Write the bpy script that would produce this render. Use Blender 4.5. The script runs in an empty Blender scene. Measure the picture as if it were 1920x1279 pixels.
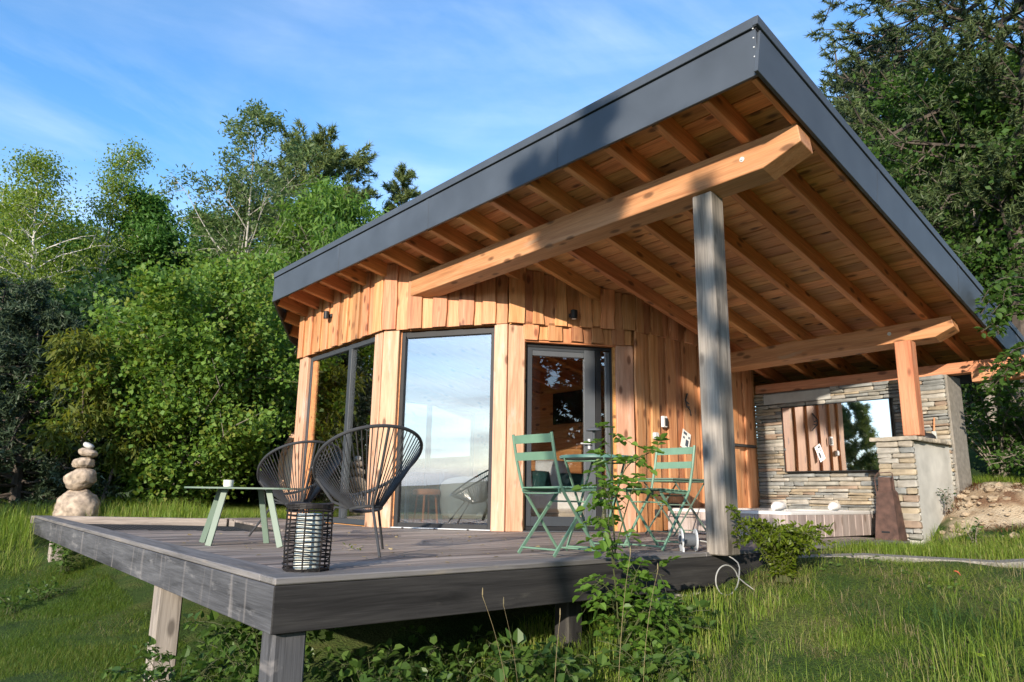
import bpy, bmesh, math, random
import numpy as np
from mathutils import Matrix, Vector
random.seed(7); rng = np.random.default_rng(7)
R = math.radians
S = bpy.context.scene
COL = S.collection

# ---------------------------------------------------------------- camera
cam_d = bpy.data.cameras.new('camera'); cam = bpy.data.objects.new('camera', cam_d); COL.objects.link(cam)
cam_d.sensor_width = 36.0; cam_d.lens = 25.15; cam_d.clip_start = 0.05; cam_d.clip_end = 6000
cr = Vector((0.777342, -0.628895, 0.015193)); cu = Vector((-0.144144, -0.154556, 0.977412)); cf = Vector((0.612342, 0.761973, 0.210794))
CAMP = Vector((-1.3743, -3.4852, 0.4077))
cm = Matrix.Identity(4)
for i in range(3):
    cm[i][0] = cr[i]; cm[i][1] = cu[i]; cm[i][2] = -cf[i]; cm[i][3] = CAMP[i]
cam.matrix_world = cm
S.camera = cam

# ---------------------------------------------------------------- sky and sun
LIGHT = Vector((1.0, 0.552, -0.327)).normalized()          # direction the sunlight travels
SUN = -LIGHT
sun_el = math.asin(SUN.z); sun_az = math.atan2(SUN.x, SUN.y)
world = bpy.data.worlds.new('World'); S.world = world; world.use_nodes = True
nt = world.node_tree; nt.nodes.clear()
def N(t, kind, **kw):
    n = t.nodes.new(kind)
    for k, v in kw.items(): setattr(n, k, v)
    return n
out = N(nt, 'ShaderNodeOutputWorld'); bg = N(nt, 'ShaderNodeBackground')
sky = N(nt, 'ShaderNodeTexSky'); sky.sky_type = 'NISHITA'; sky.sun_disc = False
sky.sun_elevation = sun_el; sky.sun_rotation = sun_az % (2*math.pi)
sky.air_density = 1.0; sky.dust_density = 0.35; sky.ozone_density = 2.4; sky.altitude = 700
tc = N(nt, 'ShaderNodeTexCoord')
# thin high cirrus, laid out on a plane far above (direction / height)
sep = N(nt, 'ShaderNodeSeparateXYZ'); nt.links.new(tc.outputs['Generated'], sep.inputs[0])
zc = N(nt, 'ShaderNodeMath', operation='MAXIMUM'); zc.inputs[1].default_value = 0.0; nt.links.new(sep.outputs[2], zc.inputs[0])
za = N(nt, 'ShaderNodeMath', operation='ADD'); za.inputs[1].default_value = 0.18; nt.links.new(zc.outputs[0], za.inputs[0])
dx = N(nt, 'ShaderNodeMath', operation='DIVIDE'); dy = N(nt, 'ShaderNodeMath', operation='DIVIDE')
nt.links.new(sep.outputs[0], dx.inputs[0]); nt.links.new(za.outputs[0], dx.inputs[1])
nt.links.new(sep.outputs[1], dy.inputs[0]); nt.links.new(za.outputs[0], dy.inputs[1])
cmb = N(nt, 'ShaderNodeCombineXYZ'); nt.links.new(dx.outputs[0], cmb.inputs[0]); nt.links.new(dy.outputs[0], cmb.inputs[1])
mp = N(nt, 'ShaderNodeMapping'); mp.inputs['Rotation'].default_value = (0, 0, R(28)); mp.inputs['Scale'].default_value = (0.6, 1.15, 1)
nt.links.new(cmb.outputs[0], mp.inputs[0])
nz = N(nt, 'ShaderNodeTexNoise'); nz.inputs['Scale'].default_value = 1.1; nz.inputs['Detail'].default_value = 8; nz.inputs['Roughness'].default_value = 0.58; nz.inputs['Distortion'].default_value = 0.5
nt.links.new(mp.outputs[0], nz.inputs['Vector'])
rp_ = N(nt, 'ShaderNodeValToRGB'); rp_.color_ramp.elements[0].position = 0.41; rp_.color_ramp.elements[1].position = 0.88
rp_.color_ramp.elements[0].color = (0, 0, 0, 1); rp_.color_ramp.elements[1].color = (0.52, 0.52, 0.52, 1)
nt.links.new(nz.outputs['Fac'], rp_.inputs[0])
# low haze bank of cloud towards the horizon, all the way round
hz = N(nt, 'ShaderNodeMapRange'); hz.inputs[1].default_value = 0.0; hz.inputs[2].default_value = 0.40; hz.inputs[3].default_value = 1.2; hz.inputs[4].default_value = 0.0
nt.links.new(sep.outputs[2], hz.inputs[0])
nz2 = N(nt, 'ShaderNodeTexNoise'); nz2.inputs['Scale'].default_value = 2.6; nz2.inputs['Detail'].default_value = 7; nz2.inputs['Distortion'].default_value = .6
mp2 = N(nt, 'ShaderNodeMapping'); mp2.inputs['Scale'].default_value = (1, 1, 7); nt.links.new(tc.outputs['Generated'], mp2.inputs[0]); nt.links.new(mp2.outputs[0], nz2.inputs['Vector'])
hm = N(nt, 'ShaderNodeMath', operation='MULTIPLY'); nt.links.new(hz.outputs[0], hm.inputs[0])
hr = N(nt, 'ShaderNodeMapRange'); hr.inputs[1].default_value = 0.3; hr.inputs[2].default_value = 0.7; hr.inputs[3].default_value = 0.35; hr.inputs[4].default_value = 1.0
nt.links.new(nz2.outputs['Fac'], hr.inputs[0]); nt.links.new(hr.outputs[0], hm.inputs[1])
fm = N(nt, 'ShaderNodeMath', operation='MAXIMUM'); nt.links.new(rp_.outputs[0], fm.inputs[0]); nt.links.new(hm.outputs[0], fm.inputs[1])
mx = N(nt, 'ShaderNodeMixRGB')
cc_r = N(nt, 'ShaderNodeValToRGB'); cc_r.color_ramp.elements[0].position = .36; cc_r.color_ramp.elements[1].position = .66
cc_r.color_ramp.elements[0].color = (2.4, 2.65, 3.0, 1); cc_r.color_ramp.elements[1].color = (4.9, 4.95, 5.05, 1)
nz3 = N(nt, 'ShaderNodeTexNoise'); nz3.inputs['Scale'].default_value = 3.4; nz3.inputs['Detail'].default_value = 7; nz3.inputs['Distortion'].default_value = .4
mp3_ = N(nt, 'ShaderNodeMapping'); mp3_.inputs['Scale'].default_value = (1, 1, 6); mp3_.inputs['Location'].default_value = (3, 1, 2); nt.links.new(tc.outputs['Generated'], mp3_.inputs[0]); nt.links.new(mp3_.outputs[0], nz3.inputs['Vector'])
nt.links.new(nz3.outputs['Fac'], cc_r.inputs[0]); nt.links.new(cc_r.outputs[0], mx.inputs[2])
nt.links.new(fm.outputs[0], mx.inputs[0]); nt.links.new(sky.outputs[0], mx.inputs[1])
hsv = N(nt, 'ShaderNodeHueSaturation'); hsv.inputs['Saturation'].default_value = 1.2; nt.links.new(mx.outputs[0], hsv.inputs['Color'])
nt.links.new(hsv.outputs[0], bg.inputs[0]); bg.inputs[1].default_value = 0.15
nt.links.new(bg.outputs[0], out.inputs[0])

sun_l = bpy.data.lights.new('sun', 'SUN'); sun_l.energy = 3.1; sun_l.angle = R(0.55); sun_l.color = (1.0, 0.87, 0.72)
sun_o = bpy.data.objects.new('sun', sun_l); COL.objects.link(sun_o); sun_o.location = SUN*60
sun_o.rotation_euler = LIGHT.to_track_quat('-Z', 'Y').to_euler()

S.view_settings.view_transform = 'Standard'; S.view_settings.look = 'None'; S.view_settings.gamma = 1.0
S.view_settings.exposure = 1.32; S.view_settings.use_curve_mapping = False
S.render.engine = 'CYCLES'
S.cycles.max_bounces = 10; S.cycles.transparent_max_bounces = 12; S.cycles.diffuse_bounces = 4; S.cycles.glossy_bounces = 4

# ---------------------------------------------------------------- helpers
WM = {}                                                     # world matrix of each object while building
def smooth(me): me.polygons.foreach_set('use_smooth', [True]*len(me.polygons))
def link(name, me, parent=None, M=None, mat=None, kind=None):
    o = bpy.data.objects.new(name, me); COL.objects.link(o)
    if mat is not None and me is not None and len(me.materials) == 0: me.materials.append(mat)
    M = M.copy() if M is not None else Matrix.Identity(4)
    WM[o] = M
    if parent is not None:
        o.parent = parent; o.matrix_basis = WM[parent].inverted() @ M
    else: o.matrix_basis = M
    if kind: o['kind'] = kind
    return o
def tag(o, label=None, cat=None, group=None, kind=None):
    if label: o['label'] = label
    if cat: o['category'] = cat
    if group: o['group'] = group
    if kind: o['kind'] = kind
    return o
def thing(name, label, cat, loc=(0, 0, 0), rz=0.0, group=None):
    o = bpy.data.objects.new(name, None); COL.objects.link(o); o.empty_display_size = 0.2
    M = Matrix.Translation(loc) @ Matrix.Rotation(rz, 4, 'Z'); WM[o] = M; o.matrix_basis = M
    return tag(o, label, cat, group)
def copy_tree(root, M, label=None):
    c = root.copy(); COL.objects.link(c); c.matrix_basis = M; WM[c] = M
    if label: c['label'] = label
    def rec(src, dst):
        for ch in list(src.children):
            d = ch.copy(); COL.objects.link(d); d.parent = dst; d.matrix_basis = ch.matrix_basis.copy()
            WM[d] = WM[dst] @ d.matrix_basis
            rec(ch, d)
    rec(root, c)
    return c
def mesh(name, v, f, sm=False):
    me = bpy.data.meshes.new(name); me.from_pydata([tuple(p) for p in v], [], [tuple(q) for q in f])
    me.validate(); me.update()
    if sm: smooth(me)
    return me
def fast_mesh(name, verts, loops, nper, mats=()):
    """verts (N,3); loops flat int array; nper vertices per face (constant)"""
    me = bpy.data.meshes.new(name); nf = len(loops)//nper
    me.vertices.add(len(verts)); me.vertices.foreach_set('co', np.asarray(verts, np.float32).ravel())
    me.loops.add(len(loops)); me.loops.foreach_set('vertex_index', np.asarray(loops, np.int32))
    me.polygons.add(nf); me.polygons.foreach_set('loop_start', np.arange(nf, dtype=np.int32)*nper)
    try: me.polygons.foreach_set('loop_total', np.full(nf, nper, np.int32))
    except Exception: pass
    me.update(calc_edges=True)
    for m in mats: me.materials.append(m)
    return me
def frame(o, x, z):
    x = Vector(x).normalized(); z = Vector(z); z = (z - x*z.dot(x)).normalized(); y = z.cross(x)
    M = Matrix.Identity(4)
    for i in range(3): M[i][0] = x[i]; M[i][1] = y[i]; M[i][2] = z[i]; M[i][3] = o[i]
    return M
def cbox(lx, ly, lz, c=0.004, o=(0, 0, 0)):
    """box with chamfered edges, centred on o: 24 verts, 26 faces"""
    c = min(c, lx*.3, ly*.3, lz*.3)
    h = (lx/2, ly/2, lz/2); V = []; idx = {}
    for sx in (-1, 1):
        for sy in (-1, 1):
            for sz in (-1, 1):
                for ax in range(3):
                    p = [sx*h[0], sy*h[1], sz*h[2]]; s = (sx, sy, sz)
                    for k in range(3):
                        if k != ax: p[k] -= s[k]*c
                    idx[(sx, sy, sz, ax)] = len(V); V.append((p[0]+o[0], p[1]+o[1], p[2]+o[2]))
    F = []
    for ax in range(3):
        a, b = [k for k in range(3) if k != ax]
        for s in (-1, 1):
            q = []
            for (u, w) in ((-1, -1), (1, -1), (1, 1), (-1, 1)):
                t = [0, 0, 0]; t[ax] = s; t[a] = u; t[b] = w; q.append(idx[(*t, ax)])
            F.append(q)
    for ax in range(3):
        a, b = [k for k in range(3) if k != ax]
        for u in (-1, 1):
            for w in (-1, 1):
                t0 = [0, 0, 0]; t1 = [0, 0, 0]; t0[ax] = -1; t1[ax] = 1
                for t in (t0, t1): t[a] = u; t[b] = w
                F.append([idx[(*t0, a)], idx[(*t1, a)], idx[(*t1, b)], idx[(*t0, b)]])
    for sx in (-1, 1):
        for sy in (-1, 1):
            for sz in (-1, 1): F.append([idx[(sx, sy, sz, k)] for k in range(3)])
    return V, F
class MB:
    def __init__(s): s.v = []; s.f = []
    def add(s, V, F):
        b = len(s.v); s.v += [tuple(p) for p in V]; s.f += [tuple(i+b for i in q) for q in F]; return s
    def box(s, lx, ly, lz, o=(0, 0, 0), c=0.004, M=None):
        V, F = cbox(lx, ly, lz, c, o)
        if M is not None: V = [M @ Vector(p) for p in V]
        return s.add(V, F)
    def bar(s, a, b, w, t, up=(0, 0, 1), c=0.002):
        a = Vector(a); b = Vector(b); V, F = cbox((b-a).length, w, t, c)
        M = frame((a+b)/2, b-a, up); return s.add([M @ Vector(p) for p in V], F)
    def tube(s, P, r, n=6, closed=False, cap=True):
        P = [Vector(p) for p in P]; m = len(P); rr = r if hasattr(r, '__len__') else [r]*m
        T = []
        for i in range(m):
            a = P[(i-1) % m] if (closed or i > 0) else P[i]; b = P[(i+1) % m] if (closed or i < m-1) else P[i]
            T.append((b-a).normalized())
        ref = Vector((0, 0, 1)) if abs(T[0].z) < .9 else Vector((1, 0, 0))
        nx = (ref - T[0]*ref.dot(T[0])).normalized(); V = []; F = []
        for i in range(m):
            nx = (nx - T[i]*nx.dot(T[i])).normalized(); ny = T[i].cross(nx)
            for k in range(n):
                a = 2*math.pi*k/n; V.append(P[i] + (nx*math.cos(a) + ny*math.sin(a))*rr[i])
        for i in range(m if closed else m-1):
            for k in range(n):
                j = (i+1) % m; F.append((i*n+k, i*n+(k+1) % n, j*n+(k+1) % n, j*n+k))
        if cap and not closed:
            F.append(tuple(reversed(range(n)))); F.append(tuple((m-1)*n+k for k in range(n)))
        return s.add(V, F)
    def lathe(s, prof, n=24, o=(0, 0, 0), M=None):
        V = []; F = []; m = len(prof)
        for (r, z) in prof:
            for k in range(n):
                a = 2*math.pi*k/n; V.append((r*math.cos(a)+o[0], r*math.sin(a)+o[1], z+o[2]))
        for i in range(m-1):
            for k in range(n): F.append((i*n+k, i*n+(k+1) % n, (i+1)*n+(k+1) % n, (i+1)*n+k))
        F.append(tuple(reversed(range(n)))); F.append(tuple((m-1)*n+k for k in range(n)))
        if M is not None: V = [M @ Vector(p) for p in V]
        return s.add(V, F)
    def prism(s, poly, z0, z1):
        n = len(poly); V = [(x, y, z0) for x, y in poly] + [(x, y, z1) for x, y in poly]
        F = [tuple(reversed(range(n))), tuple(range(n, 2*n))] + [(i, (i+1) % n, n+(i+1) % n, n+i) for i in range(n)]
        return s.add(V, F)
    def me(s, name, sm=False): return mesh(name, s.v, s.f, sm)
    def obj(s, name, mat, parent=None, M=None, sm=False, kind=None):
        me = s.me(name, sm)
        if sm:
            bm = bmesh.new(); bm.from_mesh(me); bmesh.ops.recalc_face_normals(bm, faces=bm.faces)
            for e in bm.edges:
                if len(e.link_faces) == 2 and e.calc_face_angle(0) > R(42): e.smooth = False
            bm.to_mesh(me); bm.free()
        else:
            bm = bmesh.new(); bm.from_mesh(me); bmesh.ops.recalc_face_normals(bm, faces=bm.faces); bm.to_mesh(me); bm.free()
        if parent is not None and M is None: M = WM[parent]
        return link(name, me, parent, M, mat, kind)
def board(name, p0, p1, normal, w, t, mat, parent=None, c=0.004, off=0.0):
    """a straight board from p0 to p1 (centre line), thickness along normal"""
    p0 = Vector(p0); p1 = Vector(p1); M = frame((p0+p1)/2, p1-p0, normal)
    b = MB().box((p1-p0).length, w, t, c=c)
    return b.obj(name, mat, parent, M)
def wavy_board(name, p0, p1, normal, w, t, mat, parent=None, amp=0.008, n=7, rag=0.006):
    """board with waney long edges and a hand-cut lower end; local X runs along it"""
    p0 = Vector(p0); p1 = Vector(p1); L = (p1-p0).length; M = frame((p0+p1)/2, p1-p0, normal)
    V = []; F = []; ph = [random.uniform(0, 6.28) for _ in range(4)]; k1 = random.uniform(2.0, 4.5)/max(L, .8); k2 = random.uniform(5, 9)/max(L, .8)
    c = min(.006, t*.3)
    e0 = random.uniform(-rag, rag)
    for i in range(n+1):
        x = -L/2 + L*i/n
        if i == 0: x += e0
        l = -w/2 + amp*(math.sin(k1*x*3+ph[0])*.7 + math.sin(k2*x*2+ph[1])*.5)
        r = w/2 + amp*(math.sin(k1*x*3+ph[2])*.7 + math.sin(k2*x*2+ph[3])*.5)
        sk = rag*.6 if i == 0 else 0
        V += [(x, l, -t/2), (x, l, t/2-c), (x, l+c, t/2), (x+random.uniform(-sk, sk), r-c, t/2), (x, r, t/2-c), (x, r, -t/2)]
    for i in range(n):
        a = i*6; b = a+6
        for k in range(5): F.append((a+k, a+k+1, b+k+1, b+k))
        F.append((a+5, a, b, b+5))
    F.append(tuple(range(6))); F.append(tuple(n*6+k for k in range(6)))
    return MB().add(V, F).obj(name, mat, parent, M)

# ---------------------------------------------------------------- materials
def newmat(name):
    m = bpy.data.materials.new(name); m.use_nodes = True; t = m.node_tree; t.nodes.clear()
    o = N(t, 'ShaderNodeOutputMaterial'); p = N(t, 'ShaderNodeBsdfPrincipled'); t.links.new(p.outputs[0], o.inputs[0])
    return m, t, p, o
def ramp(t, stops):
    r = N(t, 'ShaderNodeValToRGB'); e = r.color_ramp.elements
    while len(e) < len(stops): e.new(0.5)
    for k, (pos, c) in enumerate(stops): e[k].position = pos; e[k].color = (*c, 1)
    return r
def bump(t, p, h, s=0.3, d=0.01):
    b = N(t, 'ShaderNodeBump'); b.inputs['Strength'].default_value = s; b.inputs['Distance'].default_value = d
    t.links.new(h, b.inputs['Height']); t.links.new(b.outputs[0], p.inputs['Normal']); return b
def wood(name, light, mid, dark, knot=(.12, .045, .018), rough=.62, grain=1.0, knots=True, grey=None, greyamt=0.0, var=.28, bstr=.25, coat=0.0, streak=None):
    m, t, p, o = newmat(name)
    c = N(t, 'ShaderNodeTexCoord'); oi = N(t, 'ShaderNodeObjectInfo')
    mul = N(t, 'ShaderNodeMath', operation='MULTIPLY'); mul.inputs[1].default_value = 71.3; t.links.new(oi.outputs['Random'], mul.inputs[0])
    ad = N(t, 'ShaderNodeVectorMath', operation='ADD'); t.links.new(c.outputs['Object'], ad.inputs[0]); t.links.new(mul.outputs[0], ad.inputs[1])
    mp = N(t, 'ShaderNodeMapping'); mp.inputs['Scale'].default_value = (1.1*grain, 15*grain, 15*grain); t.links.new(ad.outputs[0], mp.inputs[0])
    n1 = N(t, 'ShaderNodeTexNoise'); n1.inputs['Scale'].default_value = 1.0; n1.inputs['Detail'].default_value = 5; n1.inputs['Roughness'].default_value = .6; n1.inputs['Distortion'].default_value = .6
    t.links.new(mp.outputs[0], n1.inputs['Vector'])
    r1 = ramp(t, [(.28, dark), (.5, mid), (.74, light)]); t.links.new(n1.outputs['Fac'], r1.inputs[0])
    mp2 = N(t, 'ShaderNodeMapping'); mp2.inputs['Scale'].default_value = (4*grain, 130*grain, 130*grain); t.links.new(ad.outputs[0], mp2.inputs[0])
    n2 = N(t, 'ShaderNodeTexNoise'); n2.inputs['Scale'].default_value = 1.0; n2.inputs['Detail'].default_value = 2; t.links.new(mp2.outputs[0], n2.inputs['Vector'])
    fr = N(t, 'ShaderNodeMapRange'); fr.inputs[1].default_value = .3; fr.inputs[2].default_value = .75; fr.inputs[3].default_value = .78; fr.inputs[4].default_value = 1.12
    t.links.new(n2.outputs['Fac'], fr.inputs[0])
    m1 = N(t, 'ShaderNodeMixRGB', blend_type='MULTIPLY'); m1.inputs[0].default_value = 1; t.links.new(r1.outputs[0], m1.inputs[1]); t.links.new(fr.outputs[0], m1.inputs[2])
    col = m1.outputs[0]
    if knots:
        mp3 = N(t, 'ShaderNodeMapping'); mp3.inputs['Scale'].default_value = (3.0, 7.2, 7.2); t.links.new(ad.outputs[0], mp3.inputs[0])
        vo = N(t, 'ShaderNodeTexVoronoi'); vo.inputs['Scale'].default_value = 1.0; t.links.new(mp3.outputs[0], vo.inputs['Vector'])
        kr = N(t, 'ShaderNodeMapRange'); kr.inputs[1].default_value = .12; kr.inputs[2].default_value = .23; kr.inputs[3].default_value = .85; kr.inputs[4].default_value = 0
        t.links.new(vo.outputs['Distance'], kr.inputs[0])
        mk = N(t, 'ShaderNodeMixRGB'); mk.inputs[2].default_value = (*knot, 1); t.links.new(kr.outputs[0], mk.inputs[0]); t.links.new(col, mk.inputs[1]); col = mk.outputs[0]
    if grey is not None:
        g = N(t, 'ShaderNodeTexNoise'); g.inputs['Scale'].default_value = 1.0; g.inputs['Detail'].default_value = 6; g.inputs['Roughness'].default_value = .65
        mp4 = N(t, 'ShaderNodeMapping'); mp4.inputs['Scale'].default_value = (1.6, 7, 7); t.links.new(ad.outputs[0], mp4.inputs[0]); t.links.new(mp4.outputs[0], g.inputs['Vector'])
        gr = N(t, 'ShaderNodeMapRange'); gr.inputs[1].default_value = .62-greyamt*.4; gr.inputs[2].default_value = .78-greyamt*.4; t.links.new(g.outputs['Fac'], gr.inputs[0])
        mg = N(t, 'ShaderNodeMixRGB'); mg.inputs[2].default_value = (*grey, 1); t.links.new(gr.outputs[0], mg.inputs[0]); t.links.new(col, mg.inputs[1]); col = mg.outputs[0]
    if streak is not None:
        g = N(t, 'ShaderNodeTexNoise'); g.inputs['Scale'].default_value = 1.0; g.inputs['Detail'].default_value = 4
        mp5 = N(t, 'ShaderNodeMapping'); mp5.inputs['Scale'].default_value = (9, 1.2, 9); t.links.new(ad.outputs[0], mp5.inputs[0]); t.links.new(mp5.outputs[0], g.inputs['Vector'])
        gr = N(t, 'ShaderNodeMapRange'); gr.inputs[1].default_value = .58; gr.inputs[2].default_value = .80; gr.inputs[4].default_value = .6; t.links.new(g.outputs['Fac'], gr.inputs[0])
        mg = N(t, 'ShaderNodeMixRGB'); mg.inputs[2].default_value = (*streak, 1); t.links.new(gr.outputs[0], mg.inputs[0]); t.links.new(col, mg.inputs[1]); col = mg.outputs[0]
    hs = N(t, 'ShaderNodeHueSaturation')
    v = N(t, 'ShaderNodeMapRange'); v.inputs[3].default_value = 1-var; v.inputs[4].default_value = 1+var*.8; t.links.new(oi.outputs['Random'], v.inputs[0]); t.links.new(v.outputs[0], hs.inputs['Value'])
    wn = N(t, 'ShaderNodeTexWhiteNoise', noise_dimensions='1D'); t.links.new(mul.outputs[0], wn.inputs['W'])
    hv = N(t, 'ShaderNodeMapRange'); hv.inputs[3].default_value = .491; hv.inputs[4].default_value = .509; t.links.new(wn.outputs['Value'], hv.inputs[0]); t.links.new(hv.outputs[0], hs.inputs['Hue'])
    t.links.new(col, hs.inputs['Color']); t.links.new(hs.outputs[0], p.inputs['Base Color'])
    p.inputs['Roughness'].default_value = rough; p.inputs['Coat Weight'].default_value = coat
    bump(t, p, n2.outputs['Fac'], bstr, .004)
    return m
def plain(name, col, rough=.5, metal=0.0, noise=.12, nscale=9.0, bstr=0.0, spec=None, coat=0.0):
    m, t, p, o = newmat(name)
    c = N(t, 'ShaderNodeTexCoord'); n = N(t, 'ShaderNodeTexNoise'); n.inputs['Scale'].default_value = nscale; n.inputs['Detail'].default_value = 5
    t.links.new(c.outputs['Object'], n.inputs['Vector'])
    r = ramp(t, [(.3, tuple(x*(1-noise) for x in col)), (.7, tuple(min(1, x*(1+noise)) for x in col))]); t.links.new(n.outputs['Fac'], r.inputs[0])
    t.links.new(r.outputs[0], p.inputs['Base Color']); p.inputs['Roughness'].default_value = rough; p.inputs['Metallic'].default_value = metal
    p.inputs['Coat Weight'].default_value = coat
    if bstr: bump(t, p, n.outputs['Fac'], bstr, .004)
    return m
def leafmat(name, a, b, trans=.45, rough=.55, yellow=None):
    m, t, p, o = newmat(name)
    ge = N(t, 'ShaderNodeNewGeometry'); c = N(t, 'ShaderNodeTexCoord')
    n = N(t, 'ShaderNodeTexNoise'); n.inputs['Scale'].default_value = .9; n.inputs['Detail'].default_value = 3; t.links.new(c.outputs['Object'], n.inputs['Vector'])
    ad = N(t, 'ShaderNodeMath', operation='MULTIPLY_ADD'); ad.inputs[1].default_value = .55; t.links.new(ge.outputs['Random Per Island'], ad.inputs[0])
    s = N(t, 'ShaderNodeMath', operation='MULTIPLY'); s.inputs[1].default_value = .45; t.links.new(n.outputs['Fac'], s.inputs[0]); t.links.new(s.outputs[0], ad.inputs[2])
    st = [(.12, a), (.8, b)]
    if yellow: st = [(.12, a), (.62, b), (.86, yellow)]
    r = ramp(t, st); t.links.new(ad.outputs[0], r.inputs[0])
    t.links.new(r.outputs[0], p.inputs['Base Color']); p.inputs['Roughness'].default_value = rough; p.inputs['Specular IOR Level'].default_value = .35
    tr = N(t, 'ShaderNodeBsdfTranslucent'); hs = N(t, 'ShaderNodeHueSaturation'); hs.inputs['Hue'].default_value = .485; hs.inputs['Saturation'].default_value = 1.1; hs.inputs['Value'].default_value = 1.35
    t.links.new(r.outputs[0], hs.inputs['Color']); t.links.new(hs.outputs[0], tr.inputs[0])
    mx = N(t, 'ShaderNodeMixShader'); mx.inputs[0].default_value = trans; t.links.new(p.outputs[0], mx.inputs[1]); t.links.new(tr.outputs[0], mx.inputs[2]); t.links.new(mx.outputs[0], o.inputs[0])
    return m
def glassmat(name, refl=.3, tint=(.86, .9, .9)):
    m, t, p, o = newmat(name); t.nodes.remove(p)
    tr = N(t, 'ShaderNodeBsdfTransparent'); tr.inputs[0].default_value = (*tint, 1)
    gl = N(t, 'ShaderNodeBsdfGlossy'); gl.inputs['Roughness'].default_value = 0.0; gl.inputs[0].default_value = (.95, .94, .93, 1)
    lw = N(t, 'ShaderNodeLayerWeight'); lw.inputs[0].default_value = .35
    mr = N(t, 'ShaderNodeMapRange'); mr.inputs[3].default_value = refl; mr.inputs[4].default_value = .95; t.links.new(lw.outputs['Fresnel'], mr.inputs[0])
    mx = N(t, 'ShaderNodeMixShader'); t.links.new(mr.outputs[0], mx.inputs[0]); t.links.new(tr.outputs[0], mx.inputs[1]); t.links.new(gl.outputs[0], mx.inputs[2]); t.links.new(mx.outputs[0], o.inputs[0])
    return m
M_ = {}
M_['larch'] = wood('larch_cladding', (.62, .34, .18), (.54, .245, .108), (.35, .125, .048), var=.30, knot=(.16, .055, .022))
M_['larch_in'] = wood('larch_interior', (.70, .36, .14), (.62, .285, .10), (.50, .20, .065), var=.10)
M_['soffit'] = wood('soffit_boards', (.76, .40, .175), (.65, .30, .12), (.42, .155, .055), var=.32)
M_['rafter'] = wood('rafter_timber', (.74, .35, .14), (.63, .265, .098), (.46, .17, .056), var=.12, bstr=.15)
M_['beam'] = wood('beam_timber', (.58, .29, .155), (.50, .22, .105), (.36, .13, .055), grey=(.42, .30, .21), greyamt=.0, var=.08)
M_['greypost'] = wood('weathered_post', (.42, .375, .325), (.30, .265, .225), (.11, .092, .075), knot=(.10, .085, .07), rough=.8, var=.1, grey=(.19, .175, .155), greyamt=.2)
M_['jamb'] = wood('window_post', (.62, .40, .27), (.55, .32, .20), (.42, .21, .115), var=.12, grey=(.52, .40, .33), greyamt=.12)
M_['deck'] = wood('deck_boards', (.34, .29, .255), (.215, .178, .155), (.075, .06, .052), knot=(.08, .06, .05), rough=.72, grey=(.36, .33, .31), greyamt=.09, var=.48, knots=False, bstr=.4)
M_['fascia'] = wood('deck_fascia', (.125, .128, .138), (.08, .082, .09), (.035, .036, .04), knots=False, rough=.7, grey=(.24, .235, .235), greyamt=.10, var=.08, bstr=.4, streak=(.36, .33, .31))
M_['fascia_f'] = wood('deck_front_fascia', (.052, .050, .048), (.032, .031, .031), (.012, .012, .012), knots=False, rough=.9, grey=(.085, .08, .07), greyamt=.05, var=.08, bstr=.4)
M_['tubwood'] = wood('tub_panel', (.46, .40, .37), (.38, .32, .295), (.28, .22, .20), knot=(.16, .12, .1), rough=.75, var=.16)
M_['slate'] = plain('slate_fascia', (.056, .068, .084), rough=.48, noise=.16, nscale=2.2, bstr=.10)
M_['frame'] = plain('dark_frame', (.045, .052, .060), rough=.45, noise=.05)
M_['frame_l'] = plain('grey_frame', (.085, .094, .105), rough=.4, noise=.05)
M_['black'] = plain('black_metal', (.022, .023, .025), rough=.45, noise=.1)
M_['glass'] = glassmat('window_glass', .30)
M_['glass_r'] = glassmat('coated_glass', .29, (.86, .89, .9))
M_['glass_d'] = glassmat('door_glass', .05, (.96, .97, .97))
M_['mirror'], _t, _p, _o = newmat('mirror'); _p.inputs['Metallic'].default_value = 1; _p.inputs['Roughness'].default_value = .02; _p.inputs['Base Color'].default_value = (.88, .89, .9, 1)
M_['sage'] = plain('sage_metal', (.13, .185, .145), rough=.45, noise=.06)
M_['green'] = plain('green_metal', (.13, .235, .165), rough=.42, noise=.08)
M_['green_d'] = plain('dark_green_metal', (.075, .165, .14), rough=.42, noise=.08)
M_['cord'] = plain('black_cord', (.035, .038, .042), rough=.30, noise=.2)
M_['chairmetal'] = plain('grey_tube', (.045, .047, .05), rough=.35, noise=.08)
M_['rattan'] = plain('black_rattan', (.018, .016, .016), rough=.5, noise=.3, nscale=60, bstr=.3)
M_['wax'] = plain('pale_wax', (.62, .65, .58), rough=.5, noise=.05)
M_['white'] = plain('white_plastic', (.74, .74, .73), rough=.4, noise=.04)
M_['greywhite'] = plain('grey_plastic', (.55, .57, .58), rough=.45, noise=.06)
M_['concrete'] = plain('concrete', (.46, .44, .40), rough=.85, noise=.16, nscale=4, bstr=.2)
M_['rust'] = plain('rusty_steel', (.075, .040, .030), rough=.75, noise=.5, nscale=12, bstr=.3)
M_['darkgreen_fabric'] = plain('dark_green_fabric', (.02, .075, .07), rough=.9, noise=.15)
M_['white_fabric'] = plain('white_linen', (.75, .73, .70), rough=.9, noise=.05)
M_['beige'] = plain('beige_fabric', (.42, .36, .29), rough=.9, noise=.08)
M_['greyfabric'] = plain('grey_fabric', (.42, .44, .42), rough=.95, noise=.08, nscale=40)
M_['blue'] = plain('blue_grey_fabric', (.05, .075, .11), rough=.8, noise=.1)
M_['orange'] = plain('orange_fabric', (.5, .16, .04), rough=.8)
M_['stone_s'] = plain('cairn_stone', (.33, .265, .20), rough=.95, noise=.5, nscale=11, bstr=1.0)
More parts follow.
